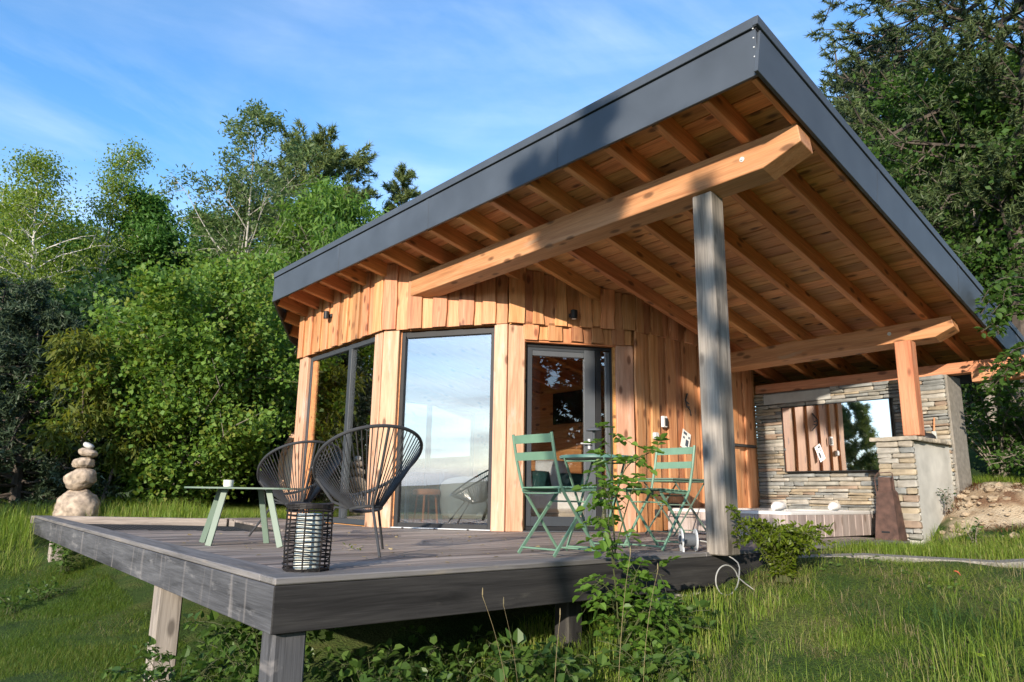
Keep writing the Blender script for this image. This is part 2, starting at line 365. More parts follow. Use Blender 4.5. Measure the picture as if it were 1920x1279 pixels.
M_['stone_w'] = plain('white_cairn_stone', (.47, .46, .43), rough=.85, noise=.15, nscale=10, bstr=.3)

for k_ in ('sage', 'green', 'green_d', 'fascia_f', 'fascia', 'slate', 'black', 'frame', 'frame_l', 'chairmetal', 'rattan'): M_[k_].node_tree.nodes['Principled BSDF'].inputs['Specular IOR Level'].default_value = .22

M_['slate'].node_tree.nodes['Principled BSDF'].inputs['Specular IOR Level'].default_value = .32

M_['cable'] = plain('cable_sheath', (.34, .34, .32), rough=.5, noise=.1)
# ---------------------------------------------------------------- terrain
CP = np.array([(-1.4,-3.5,-1.35),(0,0,-1.02),(1,-.1,-.86),(2.2,-.1,-.60),(2.15,-.9,-.62),(3.4,-.25,-.27),(4.4,-.35,-.075),(5.5,-.3,-.06),(6.9,-.35,-.03),
 (5.35,-1.5,-.07),(3.0,-2.1,-.42),(1,-3,-.88),(6.0,-3,.12),(8,-.35,.55),(7.4,-.4,.25),(9.5,-1,.60),(7.2,.6,-.25),(7.6,1.5,-.25),(7.0,.25,-.2),(9,-3,.55),(12,0,1.5),(14,-4,1.4),(7.5,-1.0,.20),
 (.1,2.25,-1.02),(.1,5,-.86),(.1,7.8,-.52),(.6,10.6,-.08),(2.2,8.6,-.10),(3,12,-.03),(0,14,.05),(-2,12,-.12),(-1,7,-.86),(-3,4,-1.3),(-1.2,10,-.20),(-3,10.5,-.25),
 (-.8,3,-1.12),(-8,-8,-2.6),(-10,5,-2.0),(-6,14,-.6),(5,16,.1),(12,12,.9),(15,3,2.0),(12,-6,1.0),(3,-8,-.6),(-3,-10,-2.2),
 (3,3,-.35),(6,3,-.3),(5,6,-.25),(8,7,-.2),(2,3,-.55),(3,1.2,-.45),(6,1.2,-.2),(9.5,3,.7),(8.3,2,.1)], float)
def _tps(d2): return np.where(d2 > 1e-12, .5*d2*np.log(np.maximum(d2, 1e-12)), 0)
_n = len(CP); _K = _tps(((CP[:, None, :2]-CP[None, :, :2])**2).sum(-1)) + np.eye(_n)*.02
_A = np.zeros((_n+3, _n+3)); _A[:_n, :_n] = _K; _A[:_n, _n] = 1; _A[:_n, _n+1:] = CP[:, :2]; _A[_n, :_n] = 1; _A[_n+1:, :_n] = CP[:, :2].T
_w = np.linalg.solve(_A, np.r_[CP[:, 2], 0, 0, 0])
def ground(x, y):
    x = np.asarray(x, float); y = np.asarray(y, float); sh = x.shape; x = x.ravel(); y = y.ravel(); z = np.empty(len(x))
    for i in range(0, len(x), 40000):
        P = np.c_[x[i:i+40000], y[i:i+40000]]
        K = _tps(((P[:, None]-CP[None, :, :2])**2).sum(-1)); z[i:i+40000] = K @ _w[:_n] + _w[_n] + P @ _w[_n+1:]
    d = np.hypot(x-2, y-3)
    far = .13*np.clip(x-2, -60, 26) + np.where(x > 2, .05*np.clip(-(y-3), 0, 40), -.03*np.clip(-(y-3), -40, 40)) - .25
    far = far + .03*np.clip(y-3, -60, 60)*np.clip((4-x)/4, 0, 1)
    far = np.where(d > 60, far - np.clip((d-60)*.05, 0, 30)*np.where(x < 2, 1, .0), far)
    k = np.clip((d-11)/9, 0, 1); k = k*k*(3-2*k)
    z = z*(1-k) + far*k
    return z.reshape(sh)
def g1(x, y): return float(ground([x], [y])[0])
def _axis(lo, hi, step):
    a = list(np.arange(lo, hi+1e-6, step)); s = step
    while a[-1] < 2600: s *= 1.22; a.append(a[-1]+s)
    s = step; b = []
    c = lo
    while c > -2600: s *= 1.22; c -= s; b.append(c)
    return np.array(b[::-1]+a)
gx = _axis(-4, 10, .10); gy = _axis(-5, 12, .12)
X, Y = np.meshgrid(gx, gy, indexing='ij'); Z = ground(X, Y)
near = (np.hypot(X-2, Y-2) < 25)
Z = Z + np.where(near, .012*np.sin(X*5.1+np.sin(Y*3.3)*2)+.010*np.sin(Y*6.3+np.sin(X*4.1)*2), 0)
def vnoise(x, y, s, seed):
    x = x*s+seed*13.7; y = y*s+seed*7.3; xi = np.floor(x); yi = np.floor(y); fx = x-xi; fy = y-yi; fx = fx*fx*(3-2*fx); fy = fy*fy*(3-2*fy)
    h = lambda a, b: np.modf(np.abs(np.sin(a*127.1+b*311.7+seed*74.7))*43758.5453)[0]
    return (h(xi, yi)*(1-fx)+h(xi+1, yi)*fx)*(1-fy)+(h(xi, yi+1)*(1-fx)+h(xi+1, yi+1)*fx)*fy - .5
def fbm(x, y, s, seed): return vnoise(x, y, s, seed)+.5*vnoise(x, y, s*2.1, seed+1)+.25*vnoise(x, y, s*4.3, seed+2)
bank = np.exp(-((X-7.8)**2+(Y+.75)**2)/.9)
Z = Z + bank*(.15*fbm(X, Y, 3.0, 3)+.05*vnoise(X, Y, 11, 9)) + np.where(near, .04*fbm(X, Y, 2.2, 5), 0)*np.clip(1-np.hypot(X-4, Y-3)/30, 0, 1)
nx_, ny_ = X.shape; ids = np.arange(nx_*ny_).reshape(nx_, ny_)
q = np.stack([ids[:-1, :-1], ids[1:, :-1], ids[1:, 1:], ids[:-1, 1:]], -1).reshape(-1)
def groundmat():
    m, t, p, o = newmat('ground_soil_and_turf')
    c = N(t, 'ShaderNodeTexCoord')
    n = N(t, 'ShaderNodeTexNoise'); n.inputs['Scale'].default_value = 1.3; n.inputs['Detail'].default_value = 9; n.inputs['Roughness'].default_value = .65; t.links.new(c.outputs['Object'], n.inputs['Vector'])
    r = ramp(t, [(.3, (.020, .045, .008)), (.5, (.042, .078, .014)), (.64, (.085, .10, .028)), (.78, (.19, .145, .075))]); t.links.new(n.outputs['Fac'], r.inputs[0])
    n2 = N(t, 'ShaderNodeTexNoise'); n2.inputs['Scale'].default_value = 55; n2.inputs['Detail'].default_value = 4; t.links.new(c.outputs['Object'], n2.inputs['Vector'])
    mr = N(t, 'ShaderNodeMapRange'); mr.inputs[1].default_value = .3; mr.inputs[2].default_value = .7; mr.inputs[3].default_value = .55; mr.inputs[4].default_value = 1.3; t.links.new(n2.outputs['Fac'], mr.inputs[0])
    mm = N(t, 'ShaderNodeMixRGB', blend_type='MULTIPLY'); mm.inputs[0].default_value = 1; t.links.new(r.outputs[0], mm.inputs[1]); t.links.new(mr.outputs[0], mm.inputs[2])
    # bare sandy bank beside the concrete counter (a place on the ground, fixed in the world)
    vm = N(t, 'ShaderNodeVectorMath', operation='DISTANCE'); vm.inputs[1].default_value = (7.72, -.55, .5)
    wv = N(t, 'ShaderNodeVectorMath', operation='MULTIPLY_ADD'); n3 = N(t, 'ShaderNodeTexNoise'); n3.inputs['Scale'].default_value = 2.6; n3.inputs['Detail'].default_value = 6; t.links.new(c.outputs['Object'], n3.inputs['Vector'])
    wv.inputs[1].default_value = (1.5, 1.5, 1.5); t.links.new(n3.outputs['Color'], wv.inputs[0]); 
    sb = N(t, 'ShaderNodeVectorMath', operation='ADD'); sb.inputs[1].default_value = (-.75, -.75, -.75); t.links.new(wv.outputs[0], sb.inputs[0]); t.links.new(c.outputs['Object'], wv.inputs[2])
    t.links.new(sb.outputs[0], vm.inputs[0])
    sr = N(t, 'ShaderNodeMapRange'); sr.inputs[1].default_value = .56; sr.inputs[2].default_value = .90; sr.inputs[3].default_value = 1; sr.inputs[4].default_value = 0; t.links.new(vm.outputs['Value'], sr.inputs[0])
    rs = ramp(t, [(.34, (.17, .10, .06)), (.45, (.33, .25, .165)), (.62, (.52, .44, .32))]); t.links.new(n3.outputs['Fac'], rs.inputs[0])
    ms = N(t, 'ShaderNodeMixRGB'); t.links.new(sr.outputs[0], ms.inputs[0]); t.links.new(mm.outputs[0], ms.inputs[1]); t.links.new(rs.outputs[0], ms.inputs[2])
    t.links.new(ms.outputs[0], p.inputs['Base Color']); p.inputs['Roughness'].default_value = .95; p.inputs['Specular IOR Level'].default_value = .2
    bump(t, p, n2.outputs['Fac'], .8, .03); return m
me = fast_mesh('ground', np.stack([X, Y, Z], -1).reshape(-1, 3), q, 4, [groundmat()]); smooth(me)
tag(link('ground', me), kind='structure')
# far valley hills, seen only in the window reflections and round the horizon
def hillmat():
    m = plain('far_hills', (.06, .085, .05), rough=1, noise=.4, nscale=.02); return m
hv = []; hf = []
nseg = 140
for i in range(nseg):
    a = 2*math.pi*i/nseg; h = 8 + 18*math.sin(a*3+1) + 12*math.sin(a*7+2) + 6*math.sin(a*17)
    for (rr, zz) in ((1500, -60), (1750, h*.6), (2000, h+40), (2400, -60)): hv.append((rr*math.cos(a), rr*math.sin(a), zz))
for i in range(nseg):
    j = (i+1) % nseg
    for k in range(3): hf.append((i*4+k, j*4+k, j*4+k+1, i*4+k+1))
tag(link('hills', mesh('hills', hv, hf, True), None, None, hillmat()), kind='structure')

# ---------------------------------------------------------------- house: plan and roof planes
C0, C01, C12, C23 = (2.98, 7.18), (2.98, 4.556), (3.893, 3.141), (5.32, 2.418)
WX = 7.94                                                   # face of the stone wall
HC = 2.449                                                  # lower edge of the upper cladding
POST = Vector((3.473, -.1457, 0)); ZT = 3.1858; SV = .212; SU = .017; DY = R(3.286)
rv = Vector((math.cos(DY), math.sin(DY), 0)); ru = Vector((-math.sin(DY), math.cos(DY), 0))
dv = rv + Vector((0, 0, -SV)); du = ru + Vector((0, 0, -SU)); RN = dv.cross(du).normalized()
def rp(a, b, dz=0.0): return POST + Vector((0, 0, ZT+dz)) + dv*a + du*b
def roofz(x, y, dz=0.0):
    d = Vector((x, y, 0)) - POST; return ZT + dz - SV*d.dot(rv) - SU*d.dot(ru)
RH = .175                                                   # rafter depth
house = thing('timber_cabin', 'round larch timber cabin with large windows under a slate grey pitched roof', 'cabin', (4, 4, 0))

def facet(P, Q):
    P = Vector((*P, 0)); Q = Vector((*Q, 0)); t = (Q-P).normalized(); n = Vector((t.y, -t.x, 0)); return P, Q, t, n, (Q-P).length
def backing(P, Q, z0, ztop_dz, holes, t, n, name='wall'):
    """wall sheet 6 cm thick behind the cladding with one opening (s0,s1,z0,z1)"""
    L = (Q-P).length; b = MB()
    def slab(s0, s1, za, zb0, zb1):
        d0 = -.03; d1 = -.10
        v = []
        for (s, zb) in ((s0, zb0), (s1, zb1)):
            for d in (d0, d1):
                for z in (za, zb): v.append(P + t*s + n*d + Vector((0, 0, z)))
        b.add(v, [(0, 1, 5, 4), (2, 6, 7, 3), (0, 4, 6, 2), (1, 3, 7, 5), (0, 2, 3, 1), (4, 5, 7, 6)])
    def top(s): p = P+t*s; return roofz(p.x, p.y, ztop_dz)
    if not holes: slab(0, L, z0, top(0), top(L))
    else:
        s0, s1, h0, h1 = holes
        slab(0, s0, z0, top(0), top(s0)); slab(s1, L, z0, top(s1), top(L)); slab(s0, s1, h1, top(s0), top(s1))
    return b.obj(name, M_['larch_in'], house, Matrix.Identity(4))
def clad(P, t, n, s0, s1, zb, zt_fn, parent, wmin=.115, wmax=.19, base=0.0, lap=True, name='cladding_board', wob=.010, rag=.012):
    """boards side by side, every second one standing proud of its neighbours"""
    s = s0; k = 0
    while s < s1-.02:
        w = random.uniform(wmin, wmax)
        if s+w > s1-.07: w = s1-s
        c = P + t*(s+w/2); zt = zt_fn(s+w/2) if callable(zt_fn) else zt_fn
        zb_ = zb(s+w/2) if callable(zb) else zb
        proud = (k % 2 == 0) and lap
        d = base + (.042 if proud else .010)
        ww = w + (.022 if proud else -.004)
        if zt-zb_ > .03:
            wavy_board(name, c + n*d + Vector((0, 0, zb_)), c + n*d + Vector((0, 0, zt)), n, ww, .028, M_['larch'], parent, amp=wob if proud else .002, rag=rag, n=8 if zt-zb_ > 1 else 4)
        s += w; k += 1
# F0, F1, F2: posts and openings below, short vertical boards above
def upper(P, Q, s0=0.0, s1=None):
    P, Q, t, n, L = facet(P, Q); return P, Q, t, n, L
P0_, Q0_, t0, n0, L0 = facet(C0, C01)
P1_, Q1_, t1, n1, L1 = facet(C01, C12)
P2_, Q2_, t2, n2, L2 = facet(C12, C23)
P3_, Q3_, t3, n3, L3 = facet(C23, (WX, 2.418))
w0 = backing(P0_, Q0_, -.05, RH, (.48, 2.42, -.04, 2.44), t0, n0)
w1 = backing(P1_, Q1_, -.05, RH, (.24, 1.50, -.04, 2.44), t1, n1)
w2 = backing(P2_, Q2_, -.05, RH, (.23, 1.34, -.04, 2.24), t2, n2)
w3 = backing(P3_, Q3_, -.05, RH, None, t3, n3)
def ztop(P, t): return lambda s: roofz((P+t*s).x, (P+t*s).y, RH-.002)
clad(P0_, t0, n0, -.02, L0, HC, ztop(P0_, t0), w0, base=.02, rag=.005)
clad(P1_, t1, n1, 0, L1, HC, ztop(P1_, t1), w1, base=.02, rag=.005)
clad(P2_, t2, n2, .0, L2, HC, ztop(P2_, t2), w2, base=.02, lap=True, rag=.005)
# second row of short boards over the door, waney edges
clad(P2_, t2, n2, .2, L2-.02, 2.262, HC+.03, w2, wmin=.10, wmax=.17, base=-.012, wob=.009)
clad(P3_, t3, n3, 0, L3, HC-.005, ztop(P3_, t3), w3, base=.024)
clad(P3_, t3, n3, .0, L3, .01, lambda s: min(HC+.03, roofz((P3_+t3*s).x, (P3_+t3*s).y, RH-.002)), w3, wmin=.12, wmax=.20, base=-.004, wob=.008)
# wooden posts either side of each opening, standing out to the cladding face
def wpost(P, t, n, s0, s1, z1, parent, depth=.17, face=.028, mat='jamb'):
    c = P + t*((s0+s1)/2) + n*(face-depth/2)
    board('window_post', c + Vector((0, 0, .0)), c + Vector((0, 0, z1)), n, s1-s0, depth, M_[mat], parent, c=.005)
wpost(P0_, t0, n0, -.01, .30, HC-.004, w0); wpost(P0_, t0, n0, L0-.20, L0-.004, HC-.004, w0)
wpost(P1_, t1, n1, .004, .225, HC-.004, w1); wpost(P1_, t1, n1, L1-.17, L1-.004, HC-.004, w1)
wpost(P2_, t2, n2, .004, .205, HC-.004, w2, face=.012); wpost(P2_, t2, n2, 1.37, L2-.004, 2.262, w2, face=.012)
# door lintel underside
board('lintel', P2_ + t2*.19 + n2*(-.07) + Vector((0, 0, 2.25)), P2_ + t2*1.39 + n2*(-.07) + Vector((0, 0, 2.25)), (0, 0, 1), .15, .022, M_['rafter'], w2)
# corner trim joints (dark gaps) come from the real gap between posts

def window(name, P, t, n, s0, s1, z0, z1, fw, depth, parent, gmat, mull=(), rec=.11, fmat='frame'):
    b = MB(); up = Vector((0, 0, 1)); o = P - n*rec
    def bar(sa, sb, za, zb, d=depth): 
        M = frame(o + t*((sa+sb)/2) + up*((za+zb)/2), t, n); V, F = cbox(sb-sa, zb-za, d, .004); b.add([M @ Vector(p) for p in V], F)
    bar(s0, s0+fw, z0, z1); bar(s1-fw, s1, z0, z1); bar(s0+fw, s1-fw, z1-fw, z1); bar(s0+fw, s1-fw, z0, z0+fw)
    for m in mull: bar(m-fw*.75, m+fw*.75, z0+fw, z1-fw, depth*1.15)
    f = b.obj(name, M_[fmat], parent, Matrix.Identity(4))
    ed = [s0+fw] + [q for m in mull for q in (m-fw*.75, m+fw*.75)] + [s1-fw]
    for i in range(0, len(ed), 2):
        M = frame(o + t*((ed[i]+ed[i+1])/2) + up*((z0+z1)/2), t, n)
        MB().box(ed[i+1]-ed[i]+.012, z1-z0-2*fw+.012, .008, c=.0005).obj('pane', gmat, f, M)
    return f
wf0 = window('window', P0_, t0, n0, .31, L0-.21, .012, 2.425, .065, .075, house, M_['glass'], mull=(1.66,), rec=.05)
wf1 = window('window', P1_, t1, n1, .235, L1-.18, .012, 2.425, .055, .075, house, M_['glass_r'], rec=.075, fmat='black')
# blind box above the big window
bb = P1_ - n1*.06
board('blind_box', bb + t1*.30 + Vector((0, 0, 2.385)), bb + t1*(L1-.185) + Vector((0, 0, 2.385)), n1, .07, .05, M_['black'], wf1)
for k in range(3):
    MB().lathe([(.012, 0), (.012, .01)], 10).obj('floor_stop', M_['black'], wf1, Matrix.Translation(P1_ + n1*.045 + t1*(.40+.42*k) + Vector((0, 0, .004))))
# sill strip
board('sill', P1_ + t1*.23 - n1*.015 + Vector((0, 0, .009)), P1_ + t1*(L1-.175) - n1*.015 + Vector((0, 0, .009)), (0, 0, 1), .09, .012, M_['greywhite'], wf1)
# door: outer frame, leaf with light stile, sidelight
dfm = window('door_frame', P2_, t2, n2, .21, 1.365, .012, 2.235, .045, .09, house, M_['glass_d'], mull=(1.16,), rec=.11, fmat='black')
for ch in list(dfm.children): bpy.data.objects.remove(ch)
up = Vector((0, 0, 1))
def door_leaf():
    b = MB(); o = P2_ - n2*.085
    def bar(sa, sb, za, zb, d):
        M = frame(o + t2*((sa+sb)/2) + up*((za+zb)/2), t2, n2); V, F = cbox(sb-sa, zb-za, d, .004); b.add([M @ Vector(p) for p in V], F)
    bar(.26, .315, .06, 2.185, .06); bar(.315, .975, .06, .17, .06); bar(.315, .975, 2.15, 2.185, .06)
    f = b.obj('door', M_['frame'], house, Matrix.Identity(4)); b = MB()
    bar(.977, 1.115, .06, 2.185, .066); bar(.317, .975, 2.085, 2.148, .064); b.obj('stile', M_['frame_l'], f, Matrix.Identity(4))
    M = frame(o + t2*.645 + up*1.135, t2, n2); MB().box(.67, 1.94, .01, c=.001).obj('pane', M_['glass_d'], f, M)
    h = MB(); q = o + n2*.03
    h.tube([q + t2*1.03 + up*1.03, q + t2*1.03 + n2*.05 + up*1.03, q + t2*.91 + n2*.055 + up*1.03], .009, 8)
    h.bar(q + t2*1.03 + up*.97 + n2*.003, q + t2*1.03 + up*1.09 + n2*.003, .03, .008, n2); h.obj('handle', M_['greywhite'], f, Matrix.Identity(4), sm=True)
    return f
door = door_leaf()
sl = MB(); M = frame(P2_ - n2*.11 + t2*1.25 + up*1.12, t2, n2); MB().box(.12, 2.13, .008, c=.0005).obj('pane', M_['glass'], dfm, M)
board('side_stile', P2_ - n2*.10 + t2*1.29 + up*.06, P2_ - n2*.10 + t2*1.29 + up*2.18, n2, .05, .05, M_['frame_l'], dfm)
board('threshold', P2_ + t2*.2 + n2*.0 + up*.006, P2_ + t2*1.38 + n2*.0 + up*.006, (0, 0, 1), .16, .010, M_['frame_l'], dfm)

# rest of the round plan (away from the camera)
rest = [(C0[0], C0[1]), (3.9, 8.6), (5.3, 9.35), (8.1, 9.35), (8.1, 2.5)]
for i_, (a, b_) in enumerate(zip(rest[:-1], rest[1:])):
    P, Q, t, n, L = facet(b_, a); n = -n if n.dot(Vector((5.5, 6, 0))-P) > 0 else n
    w = backing(P, Q, -.05, RH, (.25, L-.25, .05, 2.3) if i_ < 3 else None, t, n)
    if i_ < 3: window('window', P, t, n, .25, L-.25, .05, 2.3, .06, .07, house, M_['glass'], mull=(L*.5,), rec=.06)  # unseen back windows, added to let more daylight into the room
    if i_ == 0: clad(P, t, n, 0, L, HC, ztop(P, t), w, base=.0)
# floor and interior
fl = MB().prism([(3.02, 7.15), (3.02, 4.6), (3.93, 3.2), (5.35, 2.48), (8.05, 2.48), (8.05, 9.3), (5.3, 9.3), (3.95, 8.5)], -.06, .008).obj('floor', M_['larch_in'], house, Matrix.Identity(4))

# ---- roof
roof = MB()
HF = .455; DA = -.004
OUT = [(-.68, -.81), (-.68, 7.11), (.30, 8.58), (1.8, 9.78), (5.75, 9.78), (5.75, -.81)]
zt0, zt1 = RH+.03, RH+.07
v = [rp(a, b, zt0) for a, b in OUT] + [rp(a, b, zt1) for a, b in OUT]; n_ = len(OUT)
roof.add(v, [tuple(range(n_)), tuple(range(2*n_-1, n_-1, -1))] + [(i, i+n_, (i+1) % n_+n_, (i+1) % n_) for i in range(n_)])
roof = roof.obj('roof', M_['slate'], house, Matrix.Identity(4))
def inpoly_b(a):                                            # b extent of the outline at a
    if a < .30: hi = 7.11 + (a+.68)/.98*1.47
    elif a < 1.8: hi = 8.58 + (a-.30)/1.5*1.2
    else: hi = 9.78
    return -.80, hi-.02
# soffit boards
a = -.675; k = 0
while a < 5.7:
    w = random.uniform(.165, .185); lo, hi = inpoly_b(a+.02)
    p0 = rp(a+w/2, lo, RH+.013); p1 = rp(a+w/2, hi, RH+.013)
    board('soffit_board', p0, p1, RN, w-.004, .022, M_['soffit'], roof, c=.004)
    a += w
# rafters
for b in (-.775, -.37, .09, .60, 1.09, 1.58, 2.12, 2.66, 3.17, 3.68, 4.19, 4.70, 5.21, 5.72, 6.23, 6.70, 7.2, 7.75, 8.3):
    a0 = -.67
    if b > 7.11: a0 = -.66 + (b-7.11)/1.47*.98 if b < 8.58 else .31+(b-8.58)/1.2*1.5
    w = .07 if b > -.7 else .045
    board('rafter', rp(a0+.01, b, RH/2), rp(5.7, b, RH/2), RN, w, RH-.002, M_['rafter'], roof, c=.005)
# fascia: a tall lower sheet and a cap strip standing slightly proud above a shadow joint
def fascia(A_, B_, name='fascia'):
    for (z0, z1, d, nm) in ((DA, DA+HF*.795, 0, 'fascia'), (DA+HF*.825, DA+HF, .012, 'fascia_cap')):
        p = rp(*A_, (z0+z1)/2); q = rp(*B_, (z0+z1)/2); x = (q-p).normalized(); nrm = x.cross(Vector((0, 0, 1))); c_ = (p+q)/2
        if nrm.dot(c_ - Vector((6, 4, c_.z))) < 0: nrm = -nrm
        e = x*(d+.0)
        M = frame((p+q)/2 + nrm*(d/2), x, nrm); L = (q-p).length
        MB().box(L+2*d, z1-z0, .03+d, c=.003).obj(nm, M_['slate'], roof, M)
    z0, z1 = DA+HF*.78, DA+HF*.84
    p = rp(*A_, (z0+z1)/2); q = rp(*B_, (z0+z1)/2); x = (q-p).normalized(); nrm = x.cross(Vector((0, 0, 1)))
    if nrm.dot((p+q)/2 - Vector((6, 4, p.z))) < 0: nrm = -nrm
    MB().box((q-p).length-.01, z1-z0, .02, c=.001).obj('shadow_joint', M_['black'], roof, frame((p+q)/2 - nrm*.006, x, nrm))
for a_, b_ in (((-.705, -.835), (-.705, 7.13)), ((-.705, 7.13), (.285, 8.6)), ((.285, 8.6), (1.79, 9.8)), ((-.72, -.835), (5.8, -.835)), ((5.8, -.835), (5.8, 9.8))): fascia(a_, b_)
for k in range(1, 4):
    for (e0, d_, nn_) in ((rp(-.705, -.835), du, -rv), (rp(-.72, -.835), dv, -ru)):
        pj_ = e0 + d_*(2.0*k) + nn_*.0165 + Vector((0, 0, DA+HF*.40)); MB().box(.05, HF*.79, .0015, c=.0004).obj('lap_joint', M_['slate'], roof, frame(pj_, d_, nn_))
# corner rivets
for k in range(5):
    MB().lathe([(.007, 0), (.005, .004)], 8).obj('rivet', M_['greywhite'], roof, frame(rp(-.705, -.835, DA+.07+k*.075) + ru*.02 - rv*.016, ru, -rv))
# beams with cut ends
def beam(a0, a1, bn, bt, bfar, h, name, mat='beam', parent=None):
    """bn: b where the underside stops; bt: b of the tip"""
    prof = [(bt, 0), (bt-.02, -h*.58), (bn, -h), (bfar, -h), (bfar, 0)]
    c = rp((a0+a1)/2, (bt+bfar)/2, -h/2); M = frame(c, -du, RN); Mi = M.inverted(); v = []
    for aa in (a0, a1):
        for (b, dz) in prof: v.append(Mi @ rp(aa, b, dz-.001))
    n = len(prof); b = MB().add(v, [tuple(range(n)), tuple(range(2*n-1, n-1, -1))] + [(i, i+n, (i+1) % n+n, (i+1) % n) for i in range(n)])
    o = b.obj(name, M_[mat], parent or roof, M)
    md = o.modifiers.new('soft_edges', 'BEVEL'); md.width = .008; md.segments = 2
    return o
beam(-.10, .10, -.50, -.80, 4.42, .262, 'beam')
beam(3.66, 3.84, -.45, -.63, 2.50, .213, 'beam')
for o_, h in ((rp(-.102, -.33, -.13), 0), (rp(3.658, .02, -.10), 0)):
    MB().lathe([(.022, 0), (.022, .003), (.010, .004), (.010, .012), (.004, .014)], 12).obj('bolt', M_['greywhite'], roof, frame(o_, ru, -rv), sm=True)
# third beam over the stone wall, in two lengths
board('beam', (WX+.10, 2.4, 1.975), (WX+.14, -1.0, 1.965), (0, 0, 1), .16, .13, M_['beam'], roof)
board('beam', (WX+.13, -.42, 1.845), (WX+.15, -1.08, 1.842), (0, 0, 1), .16, .12, M_['beam'], roof)
# porch posts
MB().box(2.945, .185, .185, c=.008).obj('porch_post', M_['greypost'], house, frame((3.50, -.06, 1.4575), (0, 0, 1), -rv))
MB().box(1.06, .17, .17, c=.008).obj('porch_post', M_['beam'], house, frame((7.06, -.10, 1.645), (0, 0, 1), -rv))
# inside: ceiling tie, back partition of horizontal boards
wp = MB().box(.06, 4.6, 2.9, o=(0, 0, 0)).obj('partition', M_['larch_in'], house, Matrix.Translation((7.2, 5.0, 1.3)))
for k in range(13):
    board('partition_board', (7.155, 2.75, .10+k*.2), (7.155, 7.25, .10+k*.2), (-1, 0, 0), .194, .02, M_['larch_in'], wp)
# ---------------------------------------------------------------- deck
deck = thing('wooden_deck', 'weathered grey timber deck on posts round the front of the cabin', 'deck', (2, 3, 0))
BT = .03
def wall_x(y):                                              # where a board at this y meets the house
    if y >= 4.556: return 2.98
    if y >= 3.141: return 2.98 + (4.556-y)/(4.556-3.141)*(3.893-2.98)
    if y >= 2.418: return 3.893 + (3.141-y)/(3.141-2.418)*(5.32-3.893)
    return None
PIT = ((.20, 5.05), (1.74, 3.98), (2.22, 7.35), (.20, 9.25))
def pit_l(y): return PIT[0][0] + (PIT[0][1]-y)/(PIT[0][1]-PIT[1][1])*(PIT[1][0]-PIT[0][0])   # x of the slanted near edge
def pit_r(y): return PIT[1][0] + (y-PIT[1][1])/(PIT[2][1]-PIT[1][1])*(PIT[2][0]-PIT[1][0])
def dboard(x0, x1, y, w):
    if x1-x0 < .12: return
    zz = -BT/2 + random.uniform(-.0025, .0015)
    board('deck_board', (x0, y, zz), (x1, y, zz), (0, random.uniform(-.012, .012), 1), w, BT, M_['deck'], deck, c=.004)
PW = .142; y = .215
while y < 7.9:
    yc = y+PW/2; wx = wall_x(yc); xe = (wx-.0 if wx else (7.06 if yc < .75 else 5.2 if yc < 2.35 else 5.2))
    if wx is None and yc < 2.41 and yc >= .75: xe = 7.9 if yc < .9 else 7.9
    if wx: xe = wx + .02
    if yc < 3.98: dboard(.195, xe, yc, PW-.009)
    elif yc < 5.05:
        dboard(.195, pit_l(yc), yc, PW-.009); dboard(pit_r(yc), xe, yc, PW-.009)
    else: dboard(pit_r(min(yc, 7.35)) if yc < 7.35 else 2.3, xe, yc, PW-.009)
    y += PW
M_['border'] = wood('deck_border', (.21, .20, .195), (.15, .143, .14), (.08, .076, .074), rough=.75, knots=False, grey=(.26, .225, .18), greyamt=.08, var=.1, bstr=.4)
# border boards: along the left edge and the front edge
for (p, q, w) in (((.0955, .205, -.013), (.0955, 9.55, -.013), .189),):
    board('border_board', p, q, (0, 0, 1), w, .034, M_['border'], deck, c=.005)
for (x0, x1) in ((.001, 3.36), (3.365, 7.07)):
    board('border_board', (x0, .10, -.0135), (x1, .10, -.0135), (0, 0, 1), .2, .034, M_['border'], deck, c=.006)
# fascia boards
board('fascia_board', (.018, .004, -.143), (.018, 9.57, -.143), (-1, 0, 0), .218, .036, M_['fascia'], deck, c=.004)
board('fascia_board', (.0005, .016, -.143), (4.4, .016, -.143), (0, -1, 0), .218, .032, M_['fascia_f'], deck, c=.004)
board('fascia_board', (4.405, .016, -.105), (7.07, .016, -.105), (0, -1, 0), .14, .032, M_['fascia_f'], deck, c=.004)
# kerb beam round the back of the opening
for p, q in (((.0, 9.66, -.055), (2.28, 7.78, -.055)), ((2.32, 7.76, -.055), (2.86, 6.98, -.055))):
    d = (Vector(q)-Vector(p)).normalized(); board('kerb_beam', p, q, (-d.y, d.x, 0), .11, .13, M_['deck'], deck, c=.006)
# trimmers below the opening and joists
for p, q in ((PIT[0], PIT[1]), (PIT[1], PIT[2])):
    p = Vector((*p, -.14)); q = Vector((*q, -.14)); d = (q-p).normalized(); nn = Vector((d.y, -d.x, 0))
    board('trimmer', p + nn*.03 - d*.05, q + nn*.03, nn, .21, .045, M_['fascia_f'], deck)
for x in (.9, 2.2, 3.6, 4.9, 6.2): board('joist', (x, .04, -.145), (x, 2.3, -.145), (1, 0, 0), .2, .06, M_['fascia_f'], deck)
# opening floor: dark trampoline net slung under the deck edge
net = MB()
NP = [Vector((*p, -.10)) for p in PIT]
for i in range(25):
    f = i/24
    net.tube([NP[0].lerp(NP[1], f), NP[3].lerp(NP[2], f)], .004, 4); net.tube([NP[0].lerp(NP[3], f), NP[1].lerp(NP[2], f)], .004, 4)
net.obj('hammock_net', M_['black'], deck, Matrix.Identity(4), kind='stuff')
